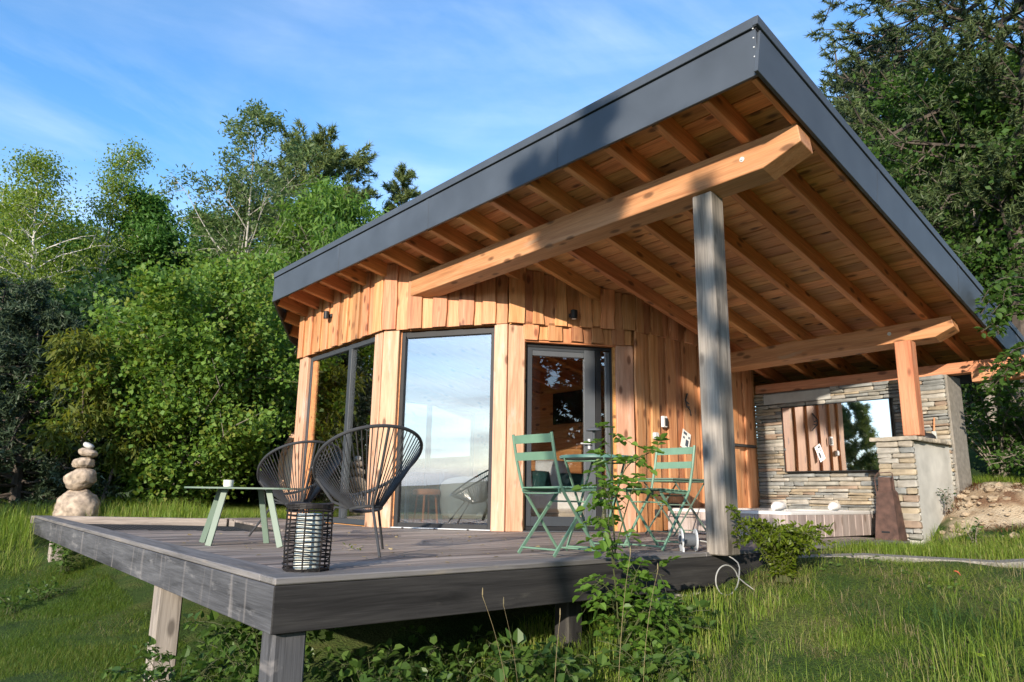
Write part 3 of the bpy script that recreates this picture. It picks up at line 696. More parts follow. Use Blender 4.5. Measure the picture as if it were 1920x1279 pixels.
# posts under the deck
for (x, y) in ((.12, .13), (.12, 2.28), (.12, 7.82)):
    zb = g1(x, y)-.25
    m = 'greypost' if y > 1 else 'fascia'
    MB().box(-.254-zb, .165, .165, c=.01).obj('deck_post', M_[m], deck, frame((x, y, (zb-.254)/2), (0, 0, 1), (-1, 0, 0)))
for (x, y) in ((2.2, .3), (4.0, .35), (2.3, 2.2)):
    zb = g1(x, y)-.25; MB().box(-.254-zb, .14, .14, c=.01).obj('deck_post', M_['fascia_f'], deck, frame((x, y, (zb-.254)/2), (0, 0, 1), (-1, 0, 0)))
# low concrete footing at the right of the front edge
tag(MB().box(1.3, .10, .34, c=.02).obj('concrete_footing', M_['concrete'], None, Matrix.Translation((3.5, .12, -.44))), 'mossy concrete footing under the deck front edge beside the post', 'footing')

# ---------------------------------------------------------------- gravel kerb strip at the right
kb = MB(); pts = [(4.35, -.12), (4.75, -.55), (5.25, -1.35), (6.1, -2.75), (7.5, -5.0)]
V = []; F = []
for i, (x, y_) in enumerate(pts):
    a = Vector(pts[max(i-1, 0)]); b = Vector(pts[min(i+1, len(pts)-1)]); d = (b-a).normalized(); nn = Vector((-d.y, d.x))
    for s, zz in ((-.10, -.14), (-.095, .03), (.095, .035), (.10, -.14)):
        px, py = x+nn.x*s, y_+nn.y*s; V.append((px, py, g1(x, y_)+zz))
for i in range(len(pts)-1):
    for k in range(3): F.append((i*4+k, i*4+k+1, i*4+k+5, i*4+k+4))
F += [(0, 1, 2, 3), (16, 19, 18, 17)]
kb.add(V, F)
M_['gravelcrete'] = plain('gravel_concrete', (.20, .19, .17), rough=.95, noise=.45, nscale=60, bstr=.8)
tag(kb.obj('concrete_kerb', M_['gravelcrete'], None, Matrix.Identity(4)), 'rough pebbly concrete kerb strip running through the grass right of the deck', 'kerb')

# ---------------------------------------------------------------- dry stone wall with mirror
def stonemats():
    L = []
    for nm, c in (('grey', (.26, .255, .225)), ('ochre', (.31, .26, .185)), ('bluegrey', (.21, .22, .215)), ('buff', (.31, .28, .23)), ('brown', (.26, .195, .145)), ('light', (.33, .315, .28))):
        L.append(plain('wall_stone_'+nm, c, rough=.9, noise=.34, nscale=9, bstr=.6))
    return L
SM = stonemats(); SW = [6, 3, 4, 4, 1.5, 3]
def stone_mesh(lx, ly, lz):
    V, F = cbox(lx, ly, lz, min(.014, lz*.2)); V = [(x+random.uniform(-.006, .006), y+random.uniform(-.006, .006), z+random.uniform(-.006, .006)) for x, y, z in V]
    return V, F
def lay(parent, o, t, n, L, z0, z1, holes=(), hmin=.026, hmax=.060, lmin=.14, lmax=.50, top=None):
    """courses of flat stones on a wall face; o = start of face, t along, n outward"""
    z = z0
    while z < z1-.02:
        h = min(random.uniform(hmin, hmax), z1-z)
        s = -random.uniform(0, .05)
        while s < L-.03:
            l = random.uniform(lmin, lmax)
            if s+l > L-.08: l = L-s
            a, b = max(s, 0), s+l
            zc = z+h/2
            segs = [(a, b)]
            for (h0, h1, k0, k1) in holes:
                if k0-.02 < zc < k1+.02:
                    ns = []
                    for (p, q) in segs:
                        if p < h0: ns.append((p, min(q, h0)))
                        if q > h1: ns.append((max(p, h1), q))
                    segs = ns
            for (p, q) in segs:
                if q-p < .035: continue
                V, F = stone_mesh(q-p-.005, h-.005, .06)
                M = frame(Vector(o) + Vector(t)*((p+q)/2) + Vector(n)*random.uniform(.000, .022) + Vector((0, 0, zc)), t, n)
                MB().add(V, F).obj('stone', random.choices(SM, SW)[0], parent, M)
            s += l
        z += h
mort = plain('mortar', (.22, .205, .18), rough=.95, noise=.2, nscale=20, bstr=.4)
sw = thing('stone_wall', 'dry laid grey and ochre stone wall with a mirror hung on it behind the hot tub', 'stone wall', (WX, 1.2, 0))
YW0, YW1 = 2.418, -.165; ZW = 1.905
MB().box(.42, YW0-YW1, ZW+.3, c=.01, o=(WX+.245, (YW0+YW1)/2, (ZW-.3)/2)).obj('wall_core', mort, sw, Matrix.Identity(4))
lay(sw, (WX, YW0-.02, 0), (0, -1, 0), (-1, 0, 0), YW0-YW1-.03, .22, ZW, holes=((.455, 1.945, .775, 1.675), (.15, 1.15, 1.735, 1.88)))
# flat cement patch over the mirror
MB().box(.03, 1.0, .145, c=.006, o=(WX-.010, YW0-.02-.65, 1.806)).obj('cement_patch', plain('cement_patch', (.36, .36, .34), rough=.95, noise=.14, nscale=5, bstr=.2), sw, Matrix.Identity(4))
mir = thing('mirror', 'large rectangular mirror on the stone wall reflecting the planks and the sky', 'mirror', (WX-.045, 1.22, 1.22))
MB().box(.012, 1.46, .875, c=.002, o=(WX-.048, 1.22, 1.225)).obj('mirror_glass', M_['mirror'], mir, Matrix.Identity(4))
fr = MB()
for yy in (.484, 1.956): fr.box(.03, .012, .90, c=.002, o=(WX-.045, yy, 1.225))
for zz in (.781, 1.669): fr.box(.03, 1.46, .012, c=.002, o=(WX-.045, 1.22, zz))
fr.obj('mirror_frame', M_['black'], mir, Matrix.Identity(4))

# ---------------------------------------------------------------- counter: concrete side, stone front, slab top
ct = thing('stone_counter', 'outdoor counter with stone front, smooth concrete side and slate slab top', 'counter', (7.4, .1, 0))
X0, X1, YA, YB, ZC = 6.90, 7.93, -.145, .245, 1.055
MB().box(X1-X0-.03, YB-YA-.012, ZC+.4, c=.008, o=((X0+X1)/2+.02, (YA+YB)/2+.008, (ZC-.4)/2)).obj('concrete_side', plain('smooth_concrete', (.47, .465, .43), rough=.85, noise=.24, nscale=3.5, bstr=.15), ct, Matrix.Identity(4))
lay(ct, (X0+.012, YB-.005, 0), (0, -1, 0), (-1, 0, 0), YB-YA, .02, ZC, hmin=.04, hmax=.085, lmin=.16, lmax=.34)
slabm = plain('slab_stone', (.30, .27, .22), rough=.9, noise=.35, nscale=14, bstr=.6)
yv = YB+.07
for (xa, xb, ya, yb) in ((X0-.06, X0+.22, YA-.05, YB+.06), (X0+.225, X0+.5, YA-.04, YB+.05), (X0+.505, X0+.78, YA-.055, YB+.06), (X0+.785, X1-.03, YA-.035, YB+.05)):
    nn = 9; V = []; F = []
    per = []
    for i in range(nn*4):
        s, k = divmod(i, nn); f = k/nn
        q = ((xa+(xb-xa)*f, ya), (xb, ya+(yb-ya)*f), (xb-(xb-xa)*f, yb), (xa, yb-(yb-ya)*f))[s]
        per.append((q[0]+random.uniform(-.012, .012)*(s in (1, 3))*0+random.uniform(-.004, .004), q[1]+random.uniform(-.014, .014)))
    m = len(per); cx_, cy_ = (xa+xb)/2, (ya+yb)/2
    for (sc, zz) in ((.985, ZC+.002), (1.0, ZC+.014), (.99, ZC+.034), (.97, ZC+.045)):
        V += [(cx_+(x-cx_)*sc, cy_+(y_-cy_)*sc, zz+random.uniform(-.003, .003)) for x, y_ in per]
    for r_ in range(3):
        for k in range(m): F.append((r_*m+k, r_*m+(k+1) % m, (r_+1)*m+(k+1) % m, (r_+1)*m+k))
    F += [tuple(reversed(range(m))), tuple(3*m+k for k in range(m))]
    MB().add(V, F).obj('slab', slabm, ct, Matrix.Identity(4))
# things on the counter
pan = MB().lathe([(.02, .0), (.10, .0), (.115, .02), (.112, .055), (.08, .088), (.02, .10), (.004, .102)], 24)
pan.tube([(0, .0, .10), (0, .0, .125)], .014, 8)
o = pan.obj('iron_pot', M_['black'], None, Matrix.Translation((7.70, .04, ZC+.046)), sm=True); tag(o, 'black domed iron pot lid standing on the slate counter top', 'pot')
br = thing('hand_brush', 'short wooden handled brush leaning on the stone wall behind the post', 'brush', (7.83, -.02, ZC+.046))
MB().tube([(7.82, -.02, ZC+.15), (7.865, -.02, ZC+.33)], [.012, .010], 8).obj('handle', M_['beam'], br, Matrix.Identity(4), sm=True)
MB().box(.035, .05, .12, c=.008, o=(7.815, -.02, ZC+.108)).obj('bristles', M_['greyfabric'], br, Matrix.Identity(4))

# ---------------------------------------------------------------- hot tub
tub = thing('hot_tub', 'white hot tub panelled in weathered boards in front of the stone wall', 'hot tub', (6.5, 1.5, 0))
TX0, TX1, TY0, TY1, TZ = 5.75, 7.86, .72, 2.30, .285
sh = MB(); rim = [(TX0, TY0), (TX1, TY0), (TX1, TY1), (TX0, TY1)]
def rrect(i, r, z, n=6):
    P = []; x0, x1, y0, y1 = TX0+i, TX1-i, TY0+i, TY1-i
    for (cx_, cy_, a0) in ((x1-r, y1-r, 0), (x0+r, y1-r, 90), (x0+r, y0+r, 180), (x1-r, y0+r, 270)):
        for k in range(n+1): a_ = R(a0+90*k/n); P.append((cx_+r*math.cos(a_), cy_+r*math.sin(a_), z))
    return P
rings = [rrect(.0, .12, TZ-.035), rrect(-.006, .12, TZ-.012), rrect(.012, .12, TZ+.002), rrect(.15, .10, TZ+.002), rrect(.19, .1, TZ-.03), rrect(.24, .1, .03)]
V = [p for r_ in rings for p in r_]; m = len(rings[0]); F = []
for a_ in range(len(rings)-1):
    for k in range(m): F.append((a_*m+k, a_*m+(k+1) % m, (a_+1)*m+(k+1) % m, (a_+1)*m+k))
F.append(tuple((len(rings)-1)*m+k for k in range(m)))
shell = sh.add(V, F).obj('shell', M_['white'], tub, Matrix.Identity(4), sm=True)
wat = mesh('water', rrect(.21, .1, TZ-.07), [tuple(range(m))]); wm, t_, p_, o_ = newmat('tub_water'); p_.inputs['Base Color'].default_value = (.25, .42, .45, 1); p_.inputs['Roughness'].default_value = .05
link('water', wat, tub, Matrix.Identity(4), wm)
x = TX0+.01
while x < TX1-.05:
    w = random.uniform(.155, .205); w = min(w, TX1-x)
    board('panel_board', (x+w/2, TY0+.012, .004), (x+w/2, TY0+.012, TZ-.036), (0, -1, 0), w-.008, .024, M_['tubwood'], tub, c=.004); x += w
y_ = TY0+.02
while y_ < TY1-.05:
    w = min(.18, TY1-y_); board('panel_board', (TX0+.012, y_+w/2, .004), (TX0+.012, y_+w/2, TZ-.036), (-1, 0, 0), w-.006, .024, M_['tubwood'], tub, c=.004); y_ += w
for (hx, hy) in ((6.10, 1.02), (7.35, 1.02), (7.62, 1.9)):
    hb = MB().tube([(hx-.10, hy, TZ+.035), (hx-.06, hy, TZ+.05), (hx+.06, hy, TZ+.05), (hx+.10, hy, TZ+.035)], [.03, .05, .05, .03], 12); hb.obj('headrest', M_['white'], tub, Matrix.Identity(4), sm=True)
# rusty steel wood burner pipe box with a wire handle
rb = thing('rusty_firebox', 'tapered rusty steel box with a wire handle beside the hot tub', 'fire box', (6.78, .10, 0))
V = []; 
for (hw, hd, zz) in ((.125, .10, .0), (.085, .065, .50), (.068, .05, .525), (.062, .045, .66)):
    V += [(6.77-hd, .12-hw, zz), (6.77+hd, .12-hw, zz), (6.77+hd, .12+hw, zz), (6.77-hd, .12+hw, zz)]
F = [(3, 2, 1, 0), (12, 13, 14, 15)] + [(r_*4+k, r_*4+(k+1) % 4, r_*4+4+(k+1) % 4, r_*4+4+k) for r_ in range(3) for k in range(4)]
MB().add(V, F).obj('box', M_['rust'], rb, Matrix.Identity(4))
MB().box(.01, .085, .018, c=.002, o=(6.77-.094, .13, .085)).obj('slot', M_['black'], rb, Matrix.Identity(4))
MB().tube([(6.78, .05, .42), (6.775, .05, .70), (6.765, .065, .715), (6.72, .18, .705), (6.70, .21, .655), (6.715, .20, .40)], .006, 6).obj('wire_handle', M_['rust'], rb, Matrix.Identity(4), sm=True)

# ---------------------------------------------------------------- fittings on the cabin walls
def at_wall(P, t, n, s, z, d): return P + t*s + n*d + Vector((0, 0, z))
def spot_lamp(P, t, n, s, z, label):
    c = at_wall(P, t, n, s, z, .055); L = thing('wall_lamp', label, 'wall lamp', c, 0, 'black wall lamps under the eaves')
    MB().box(.09, .05, .03, c=.006).obj('bracket', M_['black'], L, frame(c + n*.012, t, n))
    MB().lathe([(.036, -.055), (.042, -.05), (.042, .05), (.036, .055)], 18).obj('lamp_body', M_['black'], L, frame(c + n*.075, t, (0, 0, 1)) , sm=True)
    MB().lathe([(.025, -.058), (.03, -.054)], 12).obj('lens', M_['white'], L, frame(c + n*.075, t, (0, 0, 1)))
spot_lamp(P0_, t0, n0, 1.09, 2.93, 'small black down lamp on the sunlit planks left of the big beam')
spot_lamp(P2_, t2, n2, .79, 2.585, 'small black up and down lamp on the shaded planks above the glass door')
# key box, switch, paper notice, vent, socket, coat rail, antler hook on F3 (y = 2.418)
YF = 2.418-.055
kbx = thing('key_box', 'white and grey key box fixed to the plank wall right of the door', 'key box', (5.81, YF, 1.34))
MB().box(.085, .04, .14, c=.006, o=(5.80, YF-.015, 1.345)).obj('case', M_['white'], kbx, Matrix.Identity(4)); MB().box(.05, .012, .10, c=.003, o=(5.815, YF-.038, 1.34)).obj('keypad', M_['black'], kbx, Matrix.Identity(4))
tag(MB().box(.085, .05, .085, c=.012, o=(5.63, YF-.015, 1.157)).obj('switch_box', M_['greywhite'], None, Matrix.Identity(4)), 'small grey switch box on the planks below and left of the key box', 'switch')
pn = thing('paper_notice', 'white printed sheet hanging askew on the plank wall above the green chair', 'notice', (6.22, YF, 1.13))
MP = frame((6.20, YF-.03, 1.135), (math.cos(R(-24)), 0, -math.sin(R(-24))*-1), (0, -1, .12))
MB().box(.175, .25, .003, c=.0005).obj('sheet', M_['white'], pn, MP)
for (dx, dy, w, h) in ((-.03, .085, .07, .035), (.055, .06, .03, .03), (-.045, .02, .035, .03), (.03, -.03, .06, .09)):
    MB().box(w, h, .001, c=.0002).obj('print_block', M_['blue'], pn, MP @ Matrix.Translation((dx, dy, .0026)))
MB().tube([(6.20, YF-.02, 1.26), (6.215, YF, 1.55)], .002, 4).obj('string', M_['black'], pn, Matrix.Identity(4))
an = MB()
for i, P in enumerate(([(6.30, 0, 1.75), (6.22, -.03, 1.66), (6.235, -.035, 1.58), (6.31, -.03, 1.53), (6.36, 0, 1.47)], [(6.225, -.032, 1.64), (6.30, -.02, 1.615)], [(6.235, -.035, 1.57), (6.31, -.02, 1.575)])):
    an.tube([(x_, YF-.005+y__, z_) for x_, y__, z_ in P], [.012-.006*k/len(P) for k in range(len(P))], 6)
tag(an.obj('antler_hook', M_['chairmetal'], None, Matrix.Identity(4), sm=True), 'dark bow shaped metal hook on the planks above the notice', 'hook')
vt = thing('vent_grille', 'dark slatted vent grille low on the plank wall behind the chair', 'vent', (5.94, YF, .23))
MB().box(.20, .025, .22, c=.004, o=(5.94, YF-.01, .235)).obj('grille_frame', M_['black'], vt, Matrix.Identity(4))
for k in range(7): board('louvre', (5.85, YF-.03, .15+k*.028), (6.03, YF-.03, .15+k*.028), (0, -.7, .7), .02, .004, M_['chairmetal'], vt, c=.001)
tag(MB().box(.075, .03, .085, c=.008, o=(5.62, YF-.012, .225)).obj('socket', M_['chairmetal'], None, Matrix.Identity(4)), 'small dark outdoor socket low on the planks left of the vent', 'socket')
tag(MB().box(.55, .05, .04, c=.008, o=(7.50, YF-.03, 1.135)).obj('coat_rail', M_['black'], None, Matrix.Identity(4)), 'dark horizontal rail on the planks beside the stone wall', 'rail')
# ---------------------------------------------------------------- corded egg chairs
def egg(n=96):
    P = []
    for i in range(n):
        a = 2*math.pi*i/n; u = math.cos(a); w = math.sin(a)         # u: +1 front, -1 back top
        x = .40*u; z = .655 - .245*u + .02*(u*u-1)
        y = .385*w*(1-.13*u)
        P.append(Vector((x, y, z + .03*abs(w)**2))*.945)
    return P
def cord_chair(label):
    K = .945
    t = thing('cord_chair', label, 'chair', (0, 0, 0), 0, 'black corded egg chairs on the deck')
    E_ = egg(); MB().tube(E_, .0125, 8, closed=True).obj('ring', M_['chairmetal'], t, Matrix.Identity(4), sm=True)
    sr = [Vector((-.05+.105*math.cos(2*math.pi*i/24), .105*math.sin(2*math.pi*i/24), .300-.02*math.cos(2*math.pi*i/24))) for i in range(24)]
    MB().tube(sr, .011, 8, closed=True).obj('seat_ring', M_['chairmetal'], t, Matrix.Identity(4), sm=True)
    c = MB(); n = 68
    for i in range(n):
        f = i/n*96; k = int(f); p = E_[k].lerp(E_[(k+1) % 96], f-k)
        g = i/n*24; k = int(g); q = sr[k % 24].lerp(sr[(k+1) % 24], g-k)
        d = (q-p).normalized(); p2 = p - d*.010; 
        c.tube([p2, p.lerp(q, .5)+Vector((0, 0, -.006)), q], .0042, 4, cap=False)
    for i in range(0, 192):                                      # cord wound round the ring
        pass
    c.obj('cords', M_['cord'], t, Matrix.Identity(4), kind='stuff')
    # rear leg with its rod up the back, two front legs
    MB().tube([E_[48], Vector((-.285, 0, .59)), Vector((-.195, 0, .38)), Vector((-.165, 0, .317)), Vector((-.33, 0, 0))], .010, 8).obj('leg', M_['chairmetal'], t, Matrix.Identity(4), sm=True)
    for s in (-1, 1):
        MB().tube([E_[16 if s > 0 else 80], Vector((.10, s*.19, .345)), Vector((.02, s*.09, .300)), Vector((.12, s*.16, .308)), Vector((.33, s*.30, 0))], .010, 8).obj('leg', M_['chairmetal'], t, Matrix.Identity(4), sm=True)
    return t
def put(t, x, y, rz, z=0.0): M = Matrix.Translation((x, y, z)) @ Matrix.Rotation(rz, 4, 'Z'); t.matrix_basis = M; WM[t] = M
bpy.context.view_layer.update()
cc = cord_chair('nearer black corded egg chair with its back to the big window')
put(cc, 1.05, 1.16, R(84))
c2 = copy_tree(cc, Matrix.Translation((1.33, 3.02, 0)) @ Matrix.Rotation(R(88), 4, 'Z'), 'farther black corded egg chair behind the low sage table')

# ---------------------------------------------------------------- low table, cup, lantern
lt = thing('low_table', 'low sage green metal coffee table with splayed flat legs', 'coffee table', (.63, 2.33, 0), R(-40))
Mt = WM[lt]
tp = []
for (cx_, cy_, a0) in ((.30, .10, 0), (-.30, .10, 90), (-.30, -.10, 180), (.30, -.10, 270)):
    for k in range(7): a_ = R(a0+15*k); tp.append((cx_+.14*math.cos(a_), cy_+.14*math.sin(a_)))
MB().prism(tp, .424, .436).obj('table_top', M_['sage'], lt, Mt)
ctr = Vector((.61, 2.34, 0)); Mi_ = Mt.inverted()
for fx, fy in ((.44, 2.70), (.365, 2.29), (.86, 2.42), (.78, 1.93)):
    ft = Vector((fx, fy, 0)); tpp = ctr + (ft-ctr)*.62 + Vector((0, 0, .424)); MB().bar(Mi_ @ tpp, Mi_ @ ft, .046, .020, Mi_.to_3x3() @ Vector((.62, .78, 0))).obj('leg', M_['sage'], lt, Mt)
cup = MB().lathe([(.026, 0), (.036, .004), (.039, .055), (.036, .055), (.033, .012), (.001, .010)], 24)
tag(cup.obj('candle_cup', M_['wax'], None, Matrix.Translation((.50, 2.38, .4365)), sm=True), 'small cream candle cup on the low sage table', 'candle')
la = thing('rattan_lantern', 'round black rattan lantern with a pale candle on the deck corner', 'lantern', (.27, .27, .0035))
def wob(r, z, n=26, k=0): return [(r*(1+.02*math.sin(5*a+k))*math.cos(a), r*(1+.02*math.sin(5*a+k))*math.sin(a), z+.003*math.sin(3*a+k)) for a in [2*math.pi*i/n for i in range(n)]]
I_ = Matrix.Translation((.27, .27, .004))
for k in range(14):
    z = .012 + k*.0225; r = .118 + .004*math.sin(k*2.1)
    MB().tube(wob(r, z, k=k), .0042, 5, closed=True).obj('cane_hoop', M_['rattan'], la, I_)
for k in range(8):
    a = 2*math.pi*k/8+.2; MB().tube([(.116*math.cos(a), .116*math.sin(a), 0), (.121*math.cos(a), .121*math.sin(a), .16), (.117*math.cos(a), .117*math.sin(a), .335)], .0045, 5).obj('cane_upright', M_['rattan'], la, I_)
for z in (.322, .331, .340): MB().tube(wob(.117, z, k=z*99), .0075, 6, closed=True).obj('rim', M_['rattan'], la, I_)
MB().lathe([(.08, .0), (.112, .0), (.112, .008), (.08, .008)], 20).obj('base', M_['rattan'], la, I_)
MB().lathe([(.062, .008), (.066, .012), (.066, .285), (.060, .292), (.02, .288), (.001, .286)], 28).obj('candle', M_['wax'], la, I_, sm=True)

# ---------------------------------------------------------------- folding bistro chairs
def bistro_chair(label, mat):
    t = thing('folding_chair', label, 'chair', (0, 0, 0), 0, 'green folding bistro chairs')
    I = Matrix.Identity(4); m = M_[mat]
    for s in (-1, 1):
        y = s*.195
        MB().tube([(-.275, y, .845), (-.235, y, .66), (-.175, y, .47), (-.12, y, .40), (.215, y, .004)], .0115, 6).obj('back_upright', m, t, I)
        MB().bar((.185, y-s*.02, .445), (-.225, y-s*.02, .004), .026, .010, (0, 1, 0)).obj('rear_leg', m, t, I)
        MB().bar((-.19, y-s*.012, .448), (.21, y-s*.012, .462), .028, .010, (0, 1, 0)).obj('seat_rail', m, t, I)
    def slat(x0, z0, x1, z1, bow):
        n = 6; V = []; F = []
        for i in range(n+1):
            f = i/n*2-1; b = bow*(1-f*f)
            for (x, z) in ((x0, z0), (x1, z1)):
                V += [(x-b-.003, f*.20, z), (x-b+.003, f*.20, z)]
        for i in range(n):
            a = i*4; c = a+4; F += [(a, a+2, c+2, c), (a+1, c+1, c+3, a+3), (a, c, c+1, a+1), (a+2, a+3, c+3, c+2)]
        F += [(0, 1, 3, 2), (n*4, n*4+2, n*4+3, n*4+1)]
        MB().add(V, F).obj('back_slat', m, t, I)
    slat(-.262, .775, -.274, .835, .012); slat(-.236, .655, -.250, .712, .014)
    for k in range(7):
        x = -.165+k*.058; z = .458+.0020*k
        n = 4; V = []
        MB().box(.044, .40, .010, c=.003, o=(x, 0, z+.006)).obj('seat_slat', m, t, I)
    MB().tube([(.20, -.195, .03), (.20, .195, .03)], .007, 6).obj('stretcher', m, t, I)
    MB().tube([(-.19, -.175, .045), (-.19, .175, .045)], .007, 6).obj('stretcher', m, t, I)
    MB().tube([(.12, -.175, .37), (.12, .175, .37)], .006, 6).obj('stretcher', m, t, I)
    MB().tube([(-.17, -.19, .43), (-.215, -.10, .425), (-.215, .10, .425), (-.17, .19, .43)], .005, 6).obj('seat_hoop', m, t, I)
    return t
bc = bistro_chair('green folding bistro chair on the left of the round table, facing right', 'green')
put(bc, 2.245, .455, R(4))
b2 = copy_tree(bc, Matrix.Translation((3.41, .50, 0)) @ Matrix.Rotation(R(183), 4, 'Z'), 'green folding bistro chair beside the grey porch post, facing left')
# ---------------------------------------------------------------- round and square folding tables
rt = thing('round_table', 'round dark green folding bistro table with crossed legs', 'table', (2.84, .64, 0), R(20)); Mr = WM[rt]
MB().lathe([(.001, .708), (.285, .708), (.297, .702), (.301, .704), (.301, .722), (.297, .727), (.001, .727)], 40).obj('table_top', M_['green_d'], rt, Mr, sm=True)
for s in (-1, 1):
    MB().bar((-.24, s*.17, .706), (.26, s*.17, .004), .026, .010, (0, 1, 0)).obj('leg', M_['green'], rt, Mr)
    MB().bar((.24, s*.145, .706), (-.26, s*.145, .004), .026, .010, (0, 1, 0)).obj('leg', M_['green'], rt, Mr)
for (x, y, z) in ((.245, .17, .03), (-.245, .145, .03), (-.22, .17, .68), (.22, .145, .68)): MB().tube([(x, -y, z), (x, y, z)], .007, 6).obj('stretcher', M_['green'], rt, Mr)
st = thing('square_table', 'square green folding table standing against the plank wall', 'table', (5.36, 1.86, 0)); Ms = WM[st]
MB().box(.76, .54, .018, c=.004, o=(0, 0, .612)).obj('table_top', M_['sage'], st, Ms)
MB().box(.72, .50, .02, c=.004, o=(0, 0, .592)).obj('frame', M_['green'], st, Ms)
for s in (-1, 1):
    MB().bar((-.28, s*.22, .58), (.30, s*.22, .004), .02, .009, (0, 1, 0)).obj('leg', M_['sage'], st, Ms); MB().bar((.28, s*.20, .58), (-.30, s*.20, .004), .02, .009, (0, 1, 0)).obj('leg', M_['sage'], st, Ms)
for (x, y, z) in ((.27, .22, .04), (-.27, .2, .04), (-.05, .22, .33), (.05, .2, .33)): MB().tube([(x, -y, z), (x, y, z)], .006, 6).obj('stretcher', M_['sage'], st, Ms)
tl = thing('table_lamp', 'grey mushroom shaped cordless lamp on the round bistro table', 'lamp', (2.87, .70, .7272))
Ml = WM[tl]
MB().lathe([(.04, 0), (.05, .004), (.05, .012), (.012, .018), (.011, .20), (.02, .21)], 20).obj('stem', M_['frame_l'], tl, Ml, sm=True)
MB().lathe([(.004, .238), (.03, .236), (.062, .218), (.065, .212), (.060, .208), (.012, .212)], 28).obj('shade', M_['frame_l'], tl, Ml, sm=True)

# ---------------------------------------------------------------- cable reel and its cable
re = thing('cable_reel', 'small white plastic cable reel at the foot of the grey porch post', 'cable reel', (3.30, .10, .004))
ax = Vector((.70, -.60, 0)).normalized(); cc_ = Vector((3.315, .125, .09)); 
Mx = frame(cc_, Vector((0, 0, 1)), ax)
def disc(d, r, nm, mt): MB().lathe([(.03, -.004), (r*.93, -.006), (r, -.004), (r, .004), (r*.93, .006), (.03, .004)], 28, o=(0, 0, d)).obj(nm, M_[mt], re, Mx, sm=True)
disc(-.055, .086, 'flange', 'greywhite'); disc(.055, .086, 'flange', 'greywhite')
MB().lathe([(.050, -.05), (.052, 0), (.050, .05)], 20).obj('drum', M_['frame_l'], re, Mx, sm=True)
MB().lathe([(.028, -.07), (.034, -.062)], 16).obj('hub', M_['frame_l'], re, Mx, sm=True)
for a in (0, 120, 240):
    MB().lathe([(.011, -.064), (.012, -.061)], 10, o=(.055*math.cos(R(a)), .055*math.sin(R(a)), 0)).obj('socket', M_['black'], re, Mx)
MB().box(.05, .13, .012, c=.004, o=(-.075, 0, -.05)).obj('foot', M_['greywhite'], re, Mx)
cab = MB(); loop = []
base = Vector((3.30, -.16, -.20))
pts = [Vector((3.36, .09, .09)), Vector((3.42, .00, .07)), Vector((3.455, -.07, .01)), Vector((3.46, -.21, -.06)), Vector((3.42, -.24, -.16))]
for k in range(22):
    a = R(-20 - 330*k/21); pts.append(Vector((3.30+.115*math.cos(a), -.24-.035*math.sin(a*.5), -.175+.105*math.sin(a))))
pts += [Vector((3.46, -.26, -.20)), Vector((3.52, -.30, -.25))]
def spline(P, m=5):
    O = []
    for i in range(len(P)-1):
        p0, p1, p2, p3 = P[max(i-1, 0)], P[i], P[i+1], P[min(i+2, len(P)-1)]
        for k in range(m):
            t = k/m; O.append(.5*((2*p1)+(p2-p0)*t+(2*p0-5*p1+4*p2-p3)*t*t+(3*p1-p0-3*p2+p3)*t**3))
    return O+[P[-1]]
tag(cab.tube(spline(pts, 3), .0048, 6).obj('power_cable', M_['cable'], None, Matrix.Identity(4), sm=True), 'pale power cable looping off the deck edge from the white reel', 'cable')

# ---------------------------------------------------------------- cairn
def rock(name, c, sx, sy, sz, mat, label, seed, tilt=(0, 0, 0), rough=.13, flat=0.0):
    rs = random.Random(seed); bm = bmesh.new(); bmesh.ops.create_icosphere(bm, subdivisions=4, radius=1)
    from mathutils import noise
    off = Vector((seed*3.1, seed*1.7, seed*2.3))
    for v in bm.verts:
        p = v.co.copy(); d = 1 + rough*1.6*noise.noise(p*1.3+off) + rough*noise.noise(p*3+off) + rough*.35*noise.noise(p*8+off)
        q = p*d; ex = .82
        q = Vector([math.copysign(abs(k)**ex, k) for k in q]); v.co = Vector((q.x*sx, q.y*sy, q.z*sz))
        if flat and v.co.z < -sz*flat: v.co.z = -sz*flat
    for f in bm.faces: f.smooth = True
    me = bpy.data.meshes.new(name); bm.to_mesh(me); bm.free()
    M = Matrix.Translation(c) @ Matrix.Rotation(tilt[2], 4, 'Z') @ Matrix.Rotation(tilt[0], 4, 'X') @ Matrix.Rotation(tilt[1], 4, 'Y')
    return tag(link(name, me, None, M, mat), label, 'stone', 'stones stacked in the cairn')
cx, cy = .60, 9.95
sc = 1.02
rr_ = Vector((cr.x, cr.y, 0)).normalized()
def cp(dx, z): return Vector((cx, cy, 0)) + rr_*dx*sc + Vector((0, 0, z*sc))
az = math.atan2(rr_.y, rr_.x)
rock('boulder', cp(.0, .09), .30, .27, .30, M_['stone_s'], 'big buff boulder at the base of the stacked stone cairn', 3, (0, 0, az), .16, .9)
rock('boulder', cp(-.01, .55), .225, .19, .165, M_['stone_s'], 'rounded pinkish boulder, second from the bottom of the cairn', 5, (0, R(-12), az), .11)
rock('cobble', cp(.01, .795), .150, .14, .092, M_['stone_s'], 'yellowish cobble in the middle of the cairn', 8, (0, R(-3), az), .14)
rock('cobble', cp(.055, .957), .138, .12, .068, M_['stone_s'], 'slanting pinkish cobble, second from the top of the cairn', 11, (0, R(14), az), .10)
rock('pebble', cp(.045, 1.067), .085, .07, .043, M_['stone_w'], 'small white pebble on top of the cairn', 14, (0, R(24), az), .05)

